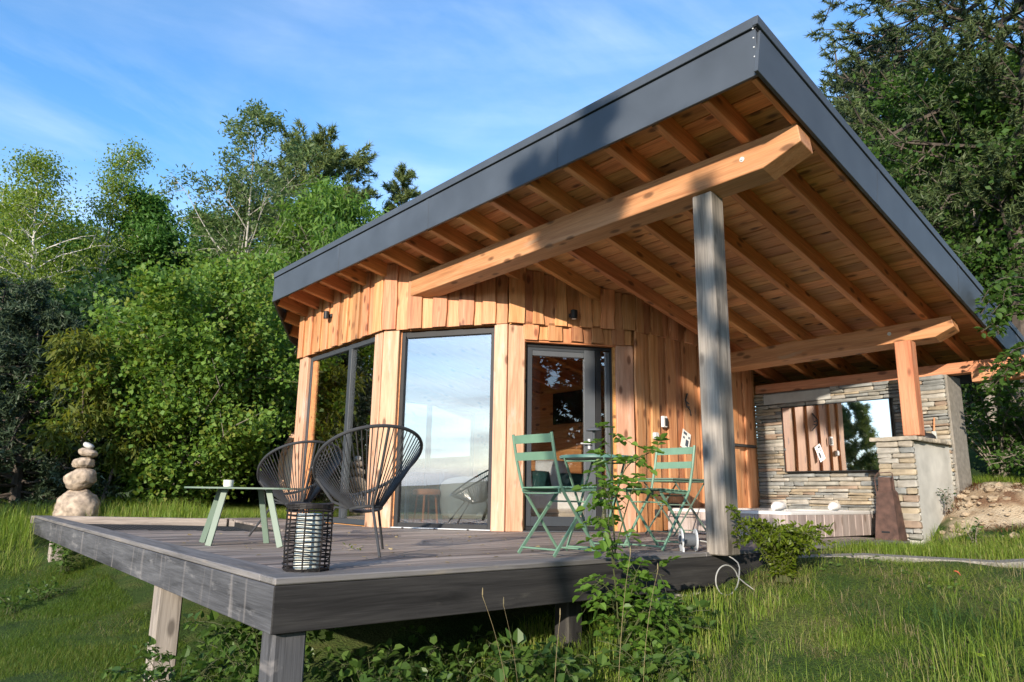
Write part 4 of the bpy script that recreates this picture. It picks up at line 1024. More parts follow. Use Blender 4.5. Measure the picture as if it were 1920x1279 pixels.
# ---------------------------------------------------------------- barrel cabin behind the house corner
bl = thing('barrel_pod', 'round ended timber barrel pod with a pale front behind the cabin corner', 'barrel pod', (5.45, 11.1, 0), R(-26))
Mb = WM[bl]
RB = 1.12; zc_ = .95; out_ = []
V = []; F = []; n = 40
for i in range(n):
    a = 2*math.pi*i/n
    for (r, x) in ((RB, -.12), (RB, 2.6), (RB-.09, 2.6), (RB-.09, -.12)): V.append((x, r*math.cos(a), zc_+r*math.sin(a)))
for i in range(n):
    j = (i+1) % n
    for k in range(4): F.append((i*4+k, j*4+k, j*4+(k+1) % 4, i*4+(k+1) % 4))
MB().add(V, F).obj('shell', M_['jamb'], bl, Mb @ Matrix.Rotation(R(90), 4, 'Z') @ Matrix.Translation((0, 0, 0)))
V = [(.10, (RB-.1)*math.cos(2*math.pi*i/n), zc_+(RB-.1)*math.sin(2*math.pi*i/n)) for i in range(n)]
MB().add(V, [tuple(range(n))]).obj('end_wall', plain('cream_panel', (.72, .66, .55), rough=.7, noise=.05), bl, Mb @ Matrix.Rotation(R(90), 4, 'Z'))
MB().box(.05, .42, .62, c=.01, o=(.08, .38, zc_-.05)).obj('window', plain('brown_shutter', (.10, .06, .05), rough=.6), bl, Mb @ Matrix.Rotation(R(90), 4, 'Z'))

# ---------------------------------------------------------------- things inside the cabin
bed = thing('bed', 'double bed with white bedding and dark green throw inside the glass door', 'bed', (5.45, 4.2, 0), math.atan2(t2.y, t2.x)); Ib = Matrix.Identity(4)
Mbd = WM[bed]
MB().box(1.75, 1.5, .12, c=.02, o=(0, 0, .13)).obj('base', M_['beige'], bed, Mbd)
MB().box(1.80, 1.56, .27, c=.06, o=(0, 0, .325)).obj('mattress', M_['white_fabric'], bed, Mbd, sm=True)
MB().box(1.81, .4, .04, c=.015, o=(0, -.10, .462)).obj('throw', M_['darkgreen_fabric'], bed, Mbd, sm=True)
for x in (-.75, .75):
    for y_ in (-.65, .65): MB().box(.06, .06, .06, c=.005, o=(x, y_, .039)).obj('leg', M_['larch_in'], bed, Mbd)
def pillow(lx, ly, lz, rz, tilt, w, h, mat, label):
    bm = bmesh.new(); bmesh.ops.create_cube(bm, size=1); bmesh.ops.subdivide_edges(bm, edges=bm.edges, cuts=5, use_grid_fill=True)
    for v in bm.verts:
        u, q = v.co.x*2, v.co.y*2; v.co.z *= (.04+.16*max(0, (1-u**4))*max(0, (1-q**4))); v.co.x *= w*(1-.05*q*q); v.co.y *= h*(1-.05*u*u)
    for f in bm.faces: f.smooth = True
    me = bpy.data.meshes.new('pillow'); bm.to_mesh(me); bm.free()
    M = Mbd @ Matrix.Translation((lx, ly, lz)) @ Matrix.Rotation(rz, 4, 'Z') @ Matrix.Rotation(tilt, 4, 'X')
    tag(link('pillow', me, None, M, M_[mat]), label, 'pillow', 'pillows on the bed')
pillow(-.74, .30, .60, R(8), R(68), .34, .32, 'darkgreen_fabric', 'dark green pillow at the left end of the bed, seen through the door')
pillow(-.40, .22, .66, R(-4), R(64), .50, .44, 'white_fabric', 'white pillow beside the left green pillow on the bed')
pillow(-.02, .28, .60, R(6), R(66), .34, .34, 'darkgreen_fabric', 'dark green pillow in the middle of the bed')
pillow(.22, .46, .70, R(-6), R(68), .50, .48, 'white_fabric', 'white pillow at the right end of the bed')
pillow(.50, .20, .59, R(10), R(60), .46, .32, 'darkgreen_fabric', 'dark green pillow partly hidden by the door stile')
tv = thing('television', 'black flat screen on the orange timber wall inside the door', 'television', (7.12, 5.35, 1.9))
MB().box(.05, .95, .55, c=.008, o=(7.115, 5.40, 1.90)).obj('screen', plain('black_screen', (.01, .01, .012), rough=.12, noise=.01), tv, Ib)
# armchair behind the big window
am = thing('armchair', 'grey green wing armchair standing behind the large window', 'armchair', (4.22, 4.42, 0), R(60)); Ma = WM[am] @ Matrix.Scale(.82, 4)
V = []; F = []; na, nb = 22, 9
for i in range(na+1):
    a = R(-115+230*i/na); hh = .62*(.55+.45*max(0, math.cos(a*.72))**.7)
    for j in range(nb+1):
        f = j/nb; r = .33+.05*math.sin(f*2.6); V.append((-r*math.cos(a)*.92+.02, r*math.sin(a), .16+hh*f+.03*math.sin(f*3.1)))
for i in range(na):
    for j in range(nb): k = i*(nb+1)+j; F.append((k, k+1, k+nb+2, k+nb+1))
o = MB().add(V, F).obj('backrest', M_['greyfabric'], am, Ma, sm=True)
md = o.modifiers.new('thick', 'SOLIDIFY'); md.thickness = .07; md.offset = 0
md = o.modifiers.new('round', 'SUBSURF'); md.levels = 1; md.render_levels = 1
MB().box(.56, .54, .17, c=.05, o=(.02, 0, .30)).obj('seat', M_['greyfabric'], am, Ma, sm=True)
MB().box(.56, .56, .12, c=.04, o=(0, 0, .20)).obj('seat_base', M_['greyfabric'], am, Ma, sm=True)
for x, y_ in ((.2, .2), (.2, -.2), (-.2, .2), (-.2, -.2)): MB().tube([(x, y_, .15), (x*1.2, y_*1.2, .009)], [.016, .010], 8).obj('leg', M_['black'], am, Ma)
ds = thing('dining_table', 'dark blue grey table with orange seat behind the large window', 'table', (3.75, 5.15, 0)); 
MB().box(.75, 1.0, .04, c=.006, o=(3.75, 5.2, .72)).obj('table_top', M_['blue'], ds, Ib)
for x in (3.43, 4.07):
    for y_ in (4.76, 5.64): MB().box(.05, .05, .69, c=.004, o=(x, y_, .355)).obj('leg', M_['blue'], ds, Ib)
stl = thing('stool', 'orange stool under the dark table inside', 'stool', (3.75, 4.62, 0))
MB().lathe([(.01, .40), (.17, .40), (.18, .42), (.18, .45), (.16, .47), (.01, .475)], 20).obj('seat', M_['orange'], stl, Matrix.Translation((3.75, 4.62, 0)), sm=True)
for a in (45, 135, 225, 315): MB().tube([(3.75+.12*math.cos(R(a)), 4.62+.12*math.sin(R(a)), .40), (3.75+.16*math.cos(R(a)), 4.62+.16*math.sin(R(a)), .009)], .014, 6).obj('leg', M_['orange'], stl, Ib)
# ---------------------------------------------------------------- vegetation
L_birch = leafmat('birch_leaf', (0.093, 0.161, 0.026), (0.228, 0.313, 0.052), trans=.5)
L_ash = leafmat('ash_leaf', (0.048, 0.132, 0.030), (0.120, 0.252, 0.052), trans=.45)
L_ash2 = leafmat('tall_ash_leaf', (0.067, 0.120, 0.045), (0.149, 0.209, 0.067), trans=.4)
L_maple = leafmat('maple_leaf', (0.061, 0.145, 0.026), (0.160, 0.271, 0.044), trans=.42, yellow=(.20, .20, .035))
L_chest = leafmat('chestnut_leaf', (0.068, 0.161, 0.027), (0.173, 0.293, 0.053), trans=.5)
L_sumac = leafmat('sumac_leaf', (0.065, 0.111, 0.021), (0.169, 0.202, 0.036), trans=.5, yellow=(.16, .16, .03))
L_hazel = leafmat('hazel_leaf', (0.040, 0.098, 0.021), (0.098, 0.184, 0.037), trans=.5, rough=.4)
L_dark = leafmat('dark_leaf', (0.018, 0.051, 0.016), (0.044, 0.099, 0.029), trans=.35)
L_pine = leafmat('pine_needle', (.034, .066, .026), (.100, .135, .045), trans=.22)
L_pine2 = leafmat('far_pine_needle', (0.057, 0.105, 0.033), (0.154, 0.190, 0.054), trans=.25)
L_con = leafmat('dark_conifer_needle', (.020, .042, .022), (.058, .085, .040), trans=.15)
L_rose = leafmat('climber_leaf', (0.072, 0.163, 0.023), (0.163, 0.280, 0.046), trans=.5, rough=.4)
L_shrub = leafmat('shrub_leaf', (.075, .13, .012), (.17, .22, .02), trans=.5, rough=.45)
L_ivy = leafmat('weed_leaf', (0.039, 0.091, 0.021), (0.117, 0.195, 0.039), trans=.45, rough=.4)
B_birch = plain('birch_bark', (.50, .48, .44), rough=.8, noise=.4, nscale=6)
B_grey = plain('grey_bark', (.20, .175, .145), rough=.9, noise=.3, nscale=10, bstr=.4)
B_pale = plain('pale_bark', (.33, .31, .27), rough=.9, noise=.25, nscale=10)
B_dark = plain('dark_bark', (.075, .06, .048), rough=.95, noise=.35, nscale=12, bstr=.5)

def unit(a): return a/np.maximum(np.linalg.norm(a, axis=-1, keepdims=True), 1e-9)
def leaf_quads(c, d, size, aspect, fold=.18, rnd=None):
    """c (N,3) leaf bases, d (N,3) axis directions, size (N,): rhombic leaves with a crease"""
    g = rnd or rng; n = len(c); d = unit(d); s = unit(np.cross(d, g.normal(size=(n, 3)) + np.array([0, 0, 1.2]))); nn = np.cross(s, d)
    L = size[:, None]; w = L*aspect*.5
    v = np.empty((n, 4, 3)); v[:, 0] = c; v[:, 1] = c + d*L*.45 + s*w + nn*L*fold*.5; v[:, 2] = c + d*L - nn*L*fold*.4; v[:, 3] = c + d*L*.45 - s*w + nn*L*fold*.5
    return v.reshape(-1, 3), np.arange(n*4)
def leaf_hex(c, d, size, aspect, fold=.15):
    """six-sided oval leaves for near plants: two quads folded along the midrib"""
    n = len(c); d = unit(d); s = unit(np.cross(d, rng.normal(size=(n, 3))*.6 + np.array([0, 0, 1.6]))); nn = np.cross(s, d)
    L = size[:, None]; w = L*aspect*.5
    v = np.empty((n, 8, 3))
    a = c; t = c + d*L - nn*L*.12; m1 = c + d*L*.30; m2 = c + d*L*.68 - nn*L*.03
    l1 = m1 + s*w*.95 + nn*L*fold; l2 = m2 + s*w*.85 + nn*L*fold*.8; r1 = m1 - s*w*.95 + nn*L*fold; r2 = m2 - s*w*.85 + nn*L*fold*.8
    for i, p in enumerate((a, l1, l2, t, a, t, r2, r1)): v[:, i] = p
    # weld-free halves share the midrib line a-t
    return v.reshape(-1, 3), np.arange(n*8)
def needle_tris(c, d, ln, w):
    n = len(c); d = unit(d); s = unit(np.cross(d, rng.normal(size=(n, 3))))
    v = np.empty((n, 3, 3)); v[:, 0] = c + s*w; v[:, 1] = c - s*w; v[:, 2] = c + d*ln[:, None]
    return v.reshape(-1, 3), np.arange(n*3)
def crook(p, d, L, n, wob, bend):
    P = [Vector(p)]; d = Vector(d).normalized()
    for i in range(n):
        d = (d + Vector((random.gauss(0, wob), random.gauss(0, wob), random.gauss(0, wob)+bend))).normalized(); P.append(P[-1] + d*(L/n))
    return P
def tree(name, label, x, y, H, prof, h0, nprim, nsec, leafm, bark, r0=.12, elev=(15, 45), leaf=.09, asp=.5, per=50, cr=.32, droop=.3, outw=.6, group=None, stems=1, spread=.0, wob=.10, bend=.03, needles=False, cat='tree', nw=.008, seed=1, tlean=(0, 0), zb=None, sec_len=.42, ev=None, evk=.2):
    """prof(f): crown radius at height fraction f (0..1 of H)"""
    random.seed(seed*17+3); g = np.random.default_rng(seed)
    z0 = (g1(x, y) if zb is None else zb) - .15
    T = thing(name, label, cat, (x, y, z0), 0, group); MT = WM[T]
    tb = MB(); bb = MB(); cl = []; cd = []
    for s in range(stems):
        a = 6.283*s/max(stems, 1)+seed; d = Vector((math.cos(a)*spread + tlean[0], math.sin(a)*spread + tlean[1], 1))
        Hs = H*(1 if s == 0 else random.uniform(.75, .97))
        P = crook((.10*math.cos(a)*(stems > 1), .10*math.sin(a)*(stems > 1), 0), d, Hs*1.0, 10, .035, .02); rr = [max(r0*(1-.93*i/10)*(1 if stems == 1 else .7), .008) for i in range(11)]
        tb.tube(P, rr, 8)
        np_ = nprim//stems
        for k in range(np_):
            f = h0 + (1-h0)*((k+random.random())/np_)
            i = min(int(f*10), 9); p = P[i].lerp(P[i+1], f*10-i)
            az_ = k*2.39996 + seed + s*1.3; R_ = prof(f)*random.uniform(.62, 1.18)
            R_ *= ev(f, az_) if ev else (1+evk*math.sin(az_*2+f*9+seed)+evk*.7*math.sin(az_*5-f*14+seed*2))
            if R_ < .05: continue
            e = R(random.uniform(*elev)); dd = Vector((math.cos(az_)*math.cos(e), math.sin(az_)*math.cos(e), math.sin(e)))
            Q = crook(p, dd, R_, 5, wob, bend); rb = max(min(rr[i]*.55, .012+.014*R_), .005)
            bb.tube(Q, [rb*(1-.85*j/5) for j in range(6)], 5)
            bare_ = (not needles) and random.random() < .22
            for j in range(nsec):
                u = .28 + .72*(j+random.random()*.8)/nsec; m = min(int(u*5), 4); q = Q[m].lerp(Q[m+1], min(u*5-m, 1))
                ax_ = (Q[m+1]-Q[m]).normalized(); sd = Vector((random.gauss(0, 1), random.gauss(0, 1), random.gauss(0, .6))); sd = (ax_*.8 + (sd - ax_*sd.dot(ax_)).normalized()).normalized()
                l2 = R_*sec_len*(1.15-.6*u)*random.uniform(.7, 1.2)
                S_ = crook(q, sd, l2, 3, wob*1.2, bend)
                bb.tube(S_, [rb*.35, rb*.28, rb*.2, rb*.1], 4, cap=False)
                if bare_ and u < .75: continue
                for pt in (S_[3], S_[2], S_[1]):
                    cl.append(pt); cd.append((pt-p).normalized())
    cl = np.array([tuple(c) for c in cl]); cd = np.array([tuple(c) for c in cd]); m = len(cl)
    n = m*per; ci = np.repeat(np.arange(m), per)
    if not needles:
        c = cl[ci] + g.normal(size=(n, 3))*cr*np.array([1, 1, .75])*.55
        d = cd[ci]*outw + g.normal(size=(n, 3))*.75 + np.array([0, 0, -droop])
        V, Lp = leaf_quads(c, d, leaf*g.uniform(.6, 1.2, n), asp, rnd=g); me = fast_mesh('crown', V, Lp, 4, [leafm])
    else:
        tw = g.normal(size=(m, 3))*.35 + cd + np.array([0, 0, .28]); tw = unit(tw)
        u = g.uniform(-.25, 1, n); c = cl[ci] + tw[ci]*(u*cr)[:, None]
        d = tw[ci]*.75 + unit(g.normal(size=(n, 3)))*.9
        V, Lp = needle_tris(c, d, leaf*g.uniform(.7, 1.15, n), nw); me = fast_mesh('crown', V, Lp, 3, [leafm])
    tb.obj('trunk', bark, T, MT, sm=True); bb.obj('branches', bark, T, MT, kind='stuff')
    link('crown', me, T, MT)
    return T
bump_ = lambda lo, hi, pk=.5: (lambda f: lo + (hi-lo)*max(0., math.sin(math.pi*min(max(f, 0), 1)**(math.log(.5)/math.log(pk)))))
G = 'trees on the far side of the lawn'
def at(px_dir, d): return CAMP.x + px_dir[0]*d, CAMP.y + px_dir[1]*d
# far left birches
x, y = at((.085, .996), 24)
tree('birch_tree', 'pale green birch with white stem at the left edge of the picture', x, y, 9.6, bump_(.35, 1.75, .45), .2, 74, 6, L_birch, B_birch, r0=.10, elev=(20, 55), leaf=.095, asp=.6, per=15, cr=.40, droop=1.0, group=G, bend=-.10, seed=2)
x, y = at((.127, .992), 25.5)
tree('birch_tree', 'tall narrow birch with drooping twigs and a pointed top, second from the left edge', x, y, 10.9, lambda f: .35+1.15*max(0, math.sin(math.pi*f**.8))*(1 if f < .72 else .55), .22, 70, 6, L_birch, B_birch, r0=.09, elev=(20, 60), leaf=.095, asp=.6, per=13, cr=.38, droop=1.0, group=G, bend=-.10, seed=5)
x, y = at((.04, .999), 27)
tree('birch_tree', 'birch cut by the left edge of the picture behind the others', x, y, 9.3, bump_(.4, 1.6, .5), .2, 50, 5, L_birch, B_birch, r0=.09, elev=(20, 55), leaf=.10, asp=.6, per=20, cr=.38, droop=.9, group=G, bend=-.1, seed=7)
# dense ash pair
x, y = at((.186, .982), 25)
tree('ash_tree', 'dense dark green ash with an upright rounded top', x, y, 9.7, bump_(.6, 1.5, .6), .22, 70, 6, L_ash, B_grey, r0=.11, elev=(35, 65), leaf=.17, asp=.42, per=28, cr=.36, droop=.35, group=G, seed=11)
x, y = at((.238, .971), 26)
tree('ash_tree', 'lower mid green ash between the dense one and the tall thin one', x, y, 9.4, bump_(.7, 1.9, .6), .22, 70, 6, L_ash, B_grey, r0=.11, elev=(30, 60), leaf=.17, asp=.42, per=27, cr=.36, droop=.35, group=G, seed=13)
# tall open ash with visible stems
x, y = at((.287, .958), 22)
tree('ash_tree', 'tall airy ash with pale forked stems rising above the rest', x, y, 11.3, lambda f: (.6+2.4*math.sin(math.pi*min(1, (f-.2)/.8))**1.0) if f > .25 else 1.0, .25, 54, 6, L_ash2, B_pale, r0=.12, elev=(35, 62), leaf=.15, asp=.38, per=22, cr=.26, droop=.25, group=G, seed=17, stems=3, spread=.10, wob=.12, tlean=(.02, 0))
# far pine and the small conifer by the roof edge
x, y = at((.380, .925), 27)
tree('pine_tree', 'broad conical pine behind the left end of the roof', x, y, 13.4, lambda f: .8+3.6*(1-f)**.6 if f > .2 else 2.2, .18, 104, 6, L_pine2, B_dark, r0=.17, elev=(5, 35), leaf=.28, per=34, cr=.30, nw=.026, needles=True, group=G, seed=19, bend=.05)
x, y = at((.474, .880), 30)
tree('spruce_tree', 'small spruce top showing just over the slate roof edge', x, y, 13.0, lambda f: .25+2.3*(1-f)**.8, .4, 70, 5, L_pine2, B_dark, r0=.14, elev=(5, 40), leaf=.2, per=26, cr=.3, nw=.02, needles=True, group=G, seed=23, bend=.05)
# maple and neighbours in front
x, y = at((.256, .967), 16.2)
tree('maple_tree', 'broad bushy field maple with small yellow green leaves reaching the ground', x, y, 4.4, bump_(1.3, 2.35, .42), .04, 84, 6, L_maple, B_grey, r0=.09, elev=(5, 50), leaf=.098, asp=.9, per=50, cr=.36, droop=.35, group=G, seed=29, stems=3, spread=.16)
x, y = at((.297, .955), 18.8)
tree('maple_tree', 'taller field maple standing behind the bushy one near the cabin', x, y, 5.8, bump_(.9, 1.5, .5), .12, 60, 5, L_maple, B_grey, r0=.10, elev=(15, 55), leaf=.105, asp=.9, per=42, cr=.36, droop=.35, group=G, seed=31)
x, y = at((.425, .905), 20)
tree('chestnut_tree', 'bright green tree with long hanging leaves beside the roof corner', x, y, 8.3, bump_(1.0, 2.5, .55), .10, 84, 6, L_chest, B_grey, r0=.12, elev=(10, 50), leaf=.25, asp=.24, per=24, cr=.36, droop=1.1, group=G, seed=37)
x, y = at((.37, .929), 19)
tree('chestnut_tree', 'bright green long leaved tree left of the roof corner', x, y, 5.6, bump_(.8, 1.5, .5), .08, 60, 6, L_chest, B_grey, r0=.09, elev=(10, 50), leaf=.24, asp=.24, per=22, cr=.34, droop=1.1, group=G, seed=38)
x, y = at((.160, .987), 15.2)
tree('sumac_tree', 'sumac with arching yellow green leaves above the stone cairn', x, y, 3.3, bump_(.3, .75, .6), .35, 22, 4, L_sumac, B_dark, r0=.06, elev=(15, 50), leaf=.19, asp=.25, per=20, cr=.26, droop=1.2, group=G, seed=41, stems=2, spread=.15)
x, y = at((.085, .996), 16.5)
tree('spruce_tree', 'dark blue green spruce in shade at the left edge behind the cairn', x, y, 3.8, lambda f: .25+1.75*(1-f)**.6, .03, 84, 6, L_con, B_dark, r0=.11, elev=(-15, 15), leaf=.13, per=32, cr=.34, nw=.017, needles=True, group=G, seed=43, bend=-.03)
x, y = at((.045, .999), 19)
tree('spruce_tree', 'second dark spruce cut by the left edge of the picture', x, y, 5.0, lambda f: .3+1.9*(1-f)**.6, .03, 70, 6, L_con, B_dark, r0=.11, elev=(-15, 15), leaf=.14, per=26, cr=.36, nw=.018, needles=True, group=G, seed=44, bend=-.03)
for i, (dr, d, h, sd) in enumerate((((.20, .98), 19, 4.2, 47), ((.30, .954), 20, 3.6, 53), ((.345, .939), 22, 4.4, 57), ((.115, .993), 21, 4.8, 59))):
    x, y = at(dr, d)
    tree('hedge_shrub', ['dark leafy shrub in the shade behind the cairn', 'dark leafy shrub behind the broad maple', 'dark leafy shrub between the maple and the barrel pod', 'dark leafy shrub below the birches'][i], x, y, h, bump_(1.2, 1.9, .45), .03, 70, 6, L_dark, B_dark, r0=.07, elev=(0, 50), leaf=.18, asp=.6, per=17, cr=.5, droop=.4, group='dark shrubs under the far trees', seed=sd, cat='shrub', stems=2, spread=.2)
# a deeper row closes the gaps low down
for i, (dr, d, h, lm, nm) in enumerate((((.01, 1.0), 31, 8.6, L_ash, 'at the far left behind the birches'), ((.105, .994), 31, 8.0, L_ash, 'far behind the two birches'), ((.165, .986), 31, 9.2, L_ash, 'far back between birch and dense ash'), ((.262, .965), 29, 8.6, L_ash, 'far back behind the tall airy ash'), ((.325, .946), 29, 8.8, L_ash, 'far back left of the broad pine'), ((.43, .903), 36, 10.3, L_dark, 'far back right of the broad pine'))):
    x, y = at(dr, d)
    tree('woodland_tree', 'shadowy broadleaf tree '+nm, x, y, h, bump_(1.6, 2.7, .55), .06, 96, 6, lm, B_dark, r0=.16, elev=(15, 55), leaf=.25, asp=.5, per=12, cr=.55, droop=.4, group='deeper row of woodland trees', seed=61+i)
# open side, out of the picture at the left: these fill the window reflections
for i, (x, y, h, r_) in enumerate(((-4.0, 17.5, 6.5, 2.1), (-8.5, 19, 5.5, 2.2), (-13.5, 16, 3.6, 2.0))):
    tree('field_maple', ['maple beyond the lawn reflected in the cabin windows', 'second maple beyond the lawn reflected in the cabin windows', 'low maple far down the lawn reflected in the mirror'][i], x, y, h, bump_(1.0, r_, .5), .06, 56, 6, L_maple, B_grey, r0=.10, elev=(10, 50), leaf=.15, asp=.75, per=24, cr=.5, droop=.35, seed=71+i)

# right hand side: big pine, dark trees behind the cabin, hazel branch and bushes
x, y = at((.965, .262), 13.6)
tree('pine_tree', 'large old pine towering over the right side of the roof', x, y, 14.5, lambda f: (1.3+2.6*math.sin(math.pi*min(1, (f-.18)/.95))**.8) if f > .2 else 1.2, .16, 120, 10, L_pine, B_dark, r0=.20, elev=(-10, 30), leaf=.13, per=58, cr=.25, nw=.0125, needles=True, seed=83, bend=.03, wob=.13, sec_len=.46)
x, y = at((.94, .341), 19)
tree('pine_tree', 'second pine rising behind the roof at the right', x, y, 9.5, lambda f: .6+2.2*(1-f)**.6, .2, 96, 7, L_pine, B_dark, r0=.2, elev=(-5, 30), leaf=.16, per=26, cr=.26, nw=.014, needles=True, seed=87, bend=.03, wob=.12)
x, y = at((.945, .327), 17.5)
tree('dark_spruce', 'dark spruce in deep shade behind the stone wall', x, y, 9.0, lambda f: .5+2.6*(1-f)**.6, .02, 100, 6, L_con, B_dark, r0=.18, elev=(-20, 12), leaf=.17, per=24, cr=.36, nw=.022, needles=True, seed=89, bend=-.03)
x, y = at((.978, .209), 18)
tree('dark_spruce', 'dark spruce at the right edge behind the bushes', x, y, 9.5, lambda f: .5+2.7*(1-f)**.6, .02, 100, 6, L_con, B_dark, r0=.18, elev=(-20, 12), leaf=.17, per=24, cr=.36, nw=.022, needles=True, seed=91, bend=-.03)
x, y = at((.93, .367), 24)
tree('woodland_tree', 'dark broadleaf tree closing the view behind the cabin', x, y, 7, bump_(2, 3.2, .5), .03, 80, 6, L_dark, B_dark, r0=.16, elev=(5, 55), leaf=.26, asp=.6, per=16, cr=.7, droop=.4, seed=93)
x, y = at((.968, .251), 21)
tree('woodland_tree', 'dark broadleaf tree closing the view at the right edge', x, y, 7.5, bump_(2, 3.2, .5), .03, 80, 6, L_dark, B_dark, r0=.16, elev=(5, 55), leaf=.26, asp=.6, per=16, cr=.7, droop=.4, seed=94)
x, y = at((.955, .297), 14.5)
tree('beech_tree', 'bright leafy beech under the large pine beside the roof', x, y, 6.0, bump_(.8, 2.1, .55), .2, 60, 6, L_hazel, B_grey, r0=.10, elev=(5, 45), leaf=.11, asp=.62, per=30, cr=.45, droop=.3, seed=95)
# near leafy things at the right, built with fuller leaves
def leafy(name, label, cat, x, y, stems, leafm, leaf=.08, asp=.62, nleaf=9, compound=0, zb=None, group=None, seed=1, stemr=.006, barkm=None, curl=.0):
    """stems: list of point lists in local coordinates; alternate leaves (or pinnate leaves) all along them"""
    random.seed(seed); z0 = (g1(x, y)-.02) if zb is None else zb
    T = thing(name, label, cat, (x, y, z0), 0, group); b = MB(); C = []; D = []; SZ = []
    for P in stems:
        P = spline([Vector(p) for p in P], 5); m = len(P); b.tube(P, [stemr*(1-.8*i/m)+.0012 for i in range(m)], 5)
        tot = sum((P[i+1]-P[i]).length for i in range(m-1)); k = max(3, int(tot*nleaf))
        for j in range(k):
            u = .10 + .90*(j+random.random()*.6)/k; f = u*(m-1); i = min(int(f), m-2); p = P[i].lerp(P[i+1], f-i); ax_ = (P[i+1]-P[i]).normalized()
            r_ = Vector((random.gauss(0, 1), random.gauss(0, 1), random.gauss(.25, .5))); r_ = (r_ - ax_*r_.dot(ax_)).normalized(); d = (r_ + ax_*.35 + Vector((0, 0, -.10))).normalized()
            if compound:
                ln = leaf*random.uniform(2.0, 3.0); Q = [p, p+d*ln*.5+Vector((0, 0, .01)), p+d*ln+Vector((0, 0, -.25*ln))]
                b.tube(Q, [.0018, .0014, .0008], 4, cap=False); sd = d.cross(Vector((0, 0, 1))); sd = sd.normalized() if sd.length > .1 else Vector((1, 0, 0))
                for h in range(compound):
                    w = .3+.7*h/compound; q = Q[0].lerp(Q[1], w*2) if w < .5 else Q[1].lerp(Q[2], w*2-1)
                    for sg in (-1, 1): C.append(q); D.append(d*.55 + sd*sg + Vector((random.gauss(0, .15), random.gauss(0, .15), random.gauss(-.1, .2)))); SZ.append(leaf*random.uniform(.75, 1.1))
                C.append(Q[2]); D.append(d + Vector((0, 0, -.3))); SZ.append(leaf*1.15)
            else:
                q = p + d*leaf*.3; b.tube([p, q], .0012, 3, cap=False)
                C.append(q); D.append(d + Vector((random.gauss(0, .25), random.gauss(0, .25), random.gauss(-.15, .2)))); SZ.append(leaf*random.uniform(.6, 1.15))
    V, Lp = leaf_hex(np.array([tuple(c) for c in C]), np.array([tuple(c) for c in D]), np.array(SZ), asp)
    b.obj('stems', barkm or B_grey, T, WM[T]); link('leaves', fast_mesh('leaves', V, Lp, 4, [leafm]), T, WM[T])
    return T
def fan(n, h, spread, seed, lean=(0, 0), droop=.3, base=.05):
    rs = random.Random(seed); O = []
    for k in range(n):
        a = rs.uniform(0, 6.283); s = spread*rs.uniform(.35, 1); hh = h*rs.uniform(.55, 1)
        dx, dy = math.cos(a)*s + lean[0]*hh, math.sin(a)*s + lean[1]*hh
        O.append([(base*math.cos(a), base*math.sin(a), -.02), (dx*.25, dy*.25, hh*.45), (dx*.65, dy*.65, hh*.85), (dx*1.1, dy*1.1, hh*(1-droop*rs.random()))])
    return O
B_stem = plain('green_brown_stem', (.055, .065, .02), rough=.7)
# climber in front of the deck
cs = [[(0, 0, -.05), (.03, .05, .35), (-.02, .06, .75), (.05, .10, 1.10), (.10, .12, 1.38)],
      [(.05, .08, .85), (.16, .08, 1.10), (.28, .02, 1.20), (.38, -.04, 1.24)],
      [(.02, .05, .5), (-.05, .02, .70), (-.13, .02, .80), (-.20, .02, .80)],
      [(.03, .05, .55), (-.05, .0, .85), (-.13, -.02, .97), (-.17, -.03, .98)],
      [(.03, .05, .6), (.08, .0, .85), (.13, -.02, .98), (.17, -.04, 1.0)],
      [(.02, .05, .3), (.12, .0, .42), (.24, -.04, .46), (.34, -.08, .44)],
      [(.02, .05, .2), (-.08, .0, .36), (-.16, .0, .42), (-.21, .0, .40)],
      [(0, 0, 0), (.10, -.08, .20), (.18, -.12, .28), (.24, -.15, .26)], [(0, 0, 0), (-.06, -.08, .18), (-.10, -.12, .26)], [(0, 0, 0), (.05, -.12, .22), (.06, -.20, .34)],
      [(.0, .0, .05), (.14, -.02, .32), (.20, -.06, .38)], [(.0, .0, .05), (.02, -.10, .40), (.02, -.14, .50)], [(0, 0, 0), (.14, -.06, .10), (.24, -.08, .14)]]
leafy('climbing_rose', 'leafy green climber growing up in front of the deck and round table', 'climber', 2.06, -.30, cs, L_rose, leaf=.062, asp=.70, nleaf=17, compound=3, zb=-.52, seed=4, stemr=.004, barkm=B_stem)
leafy('flowering_shrub', 'small bright yellow green shrub at the foot of the grey porch post', 'shrub', 3.72, -.42, fan(60, .46, .34, 3, lean=(-.05, 0)) + [[(-.1, .05, .1), (-.28, .08, .32), (-.44, .08, .47), (-.54, .06, .50)], [(-.05, .05, .1), (-.2, .08, .28), (-.36, .12, .40)]], L_shrub, leaf=.042, asp=.6, nleaf=95, seed=6, zb=-.17, stemr=.003, barkm=B_stem)
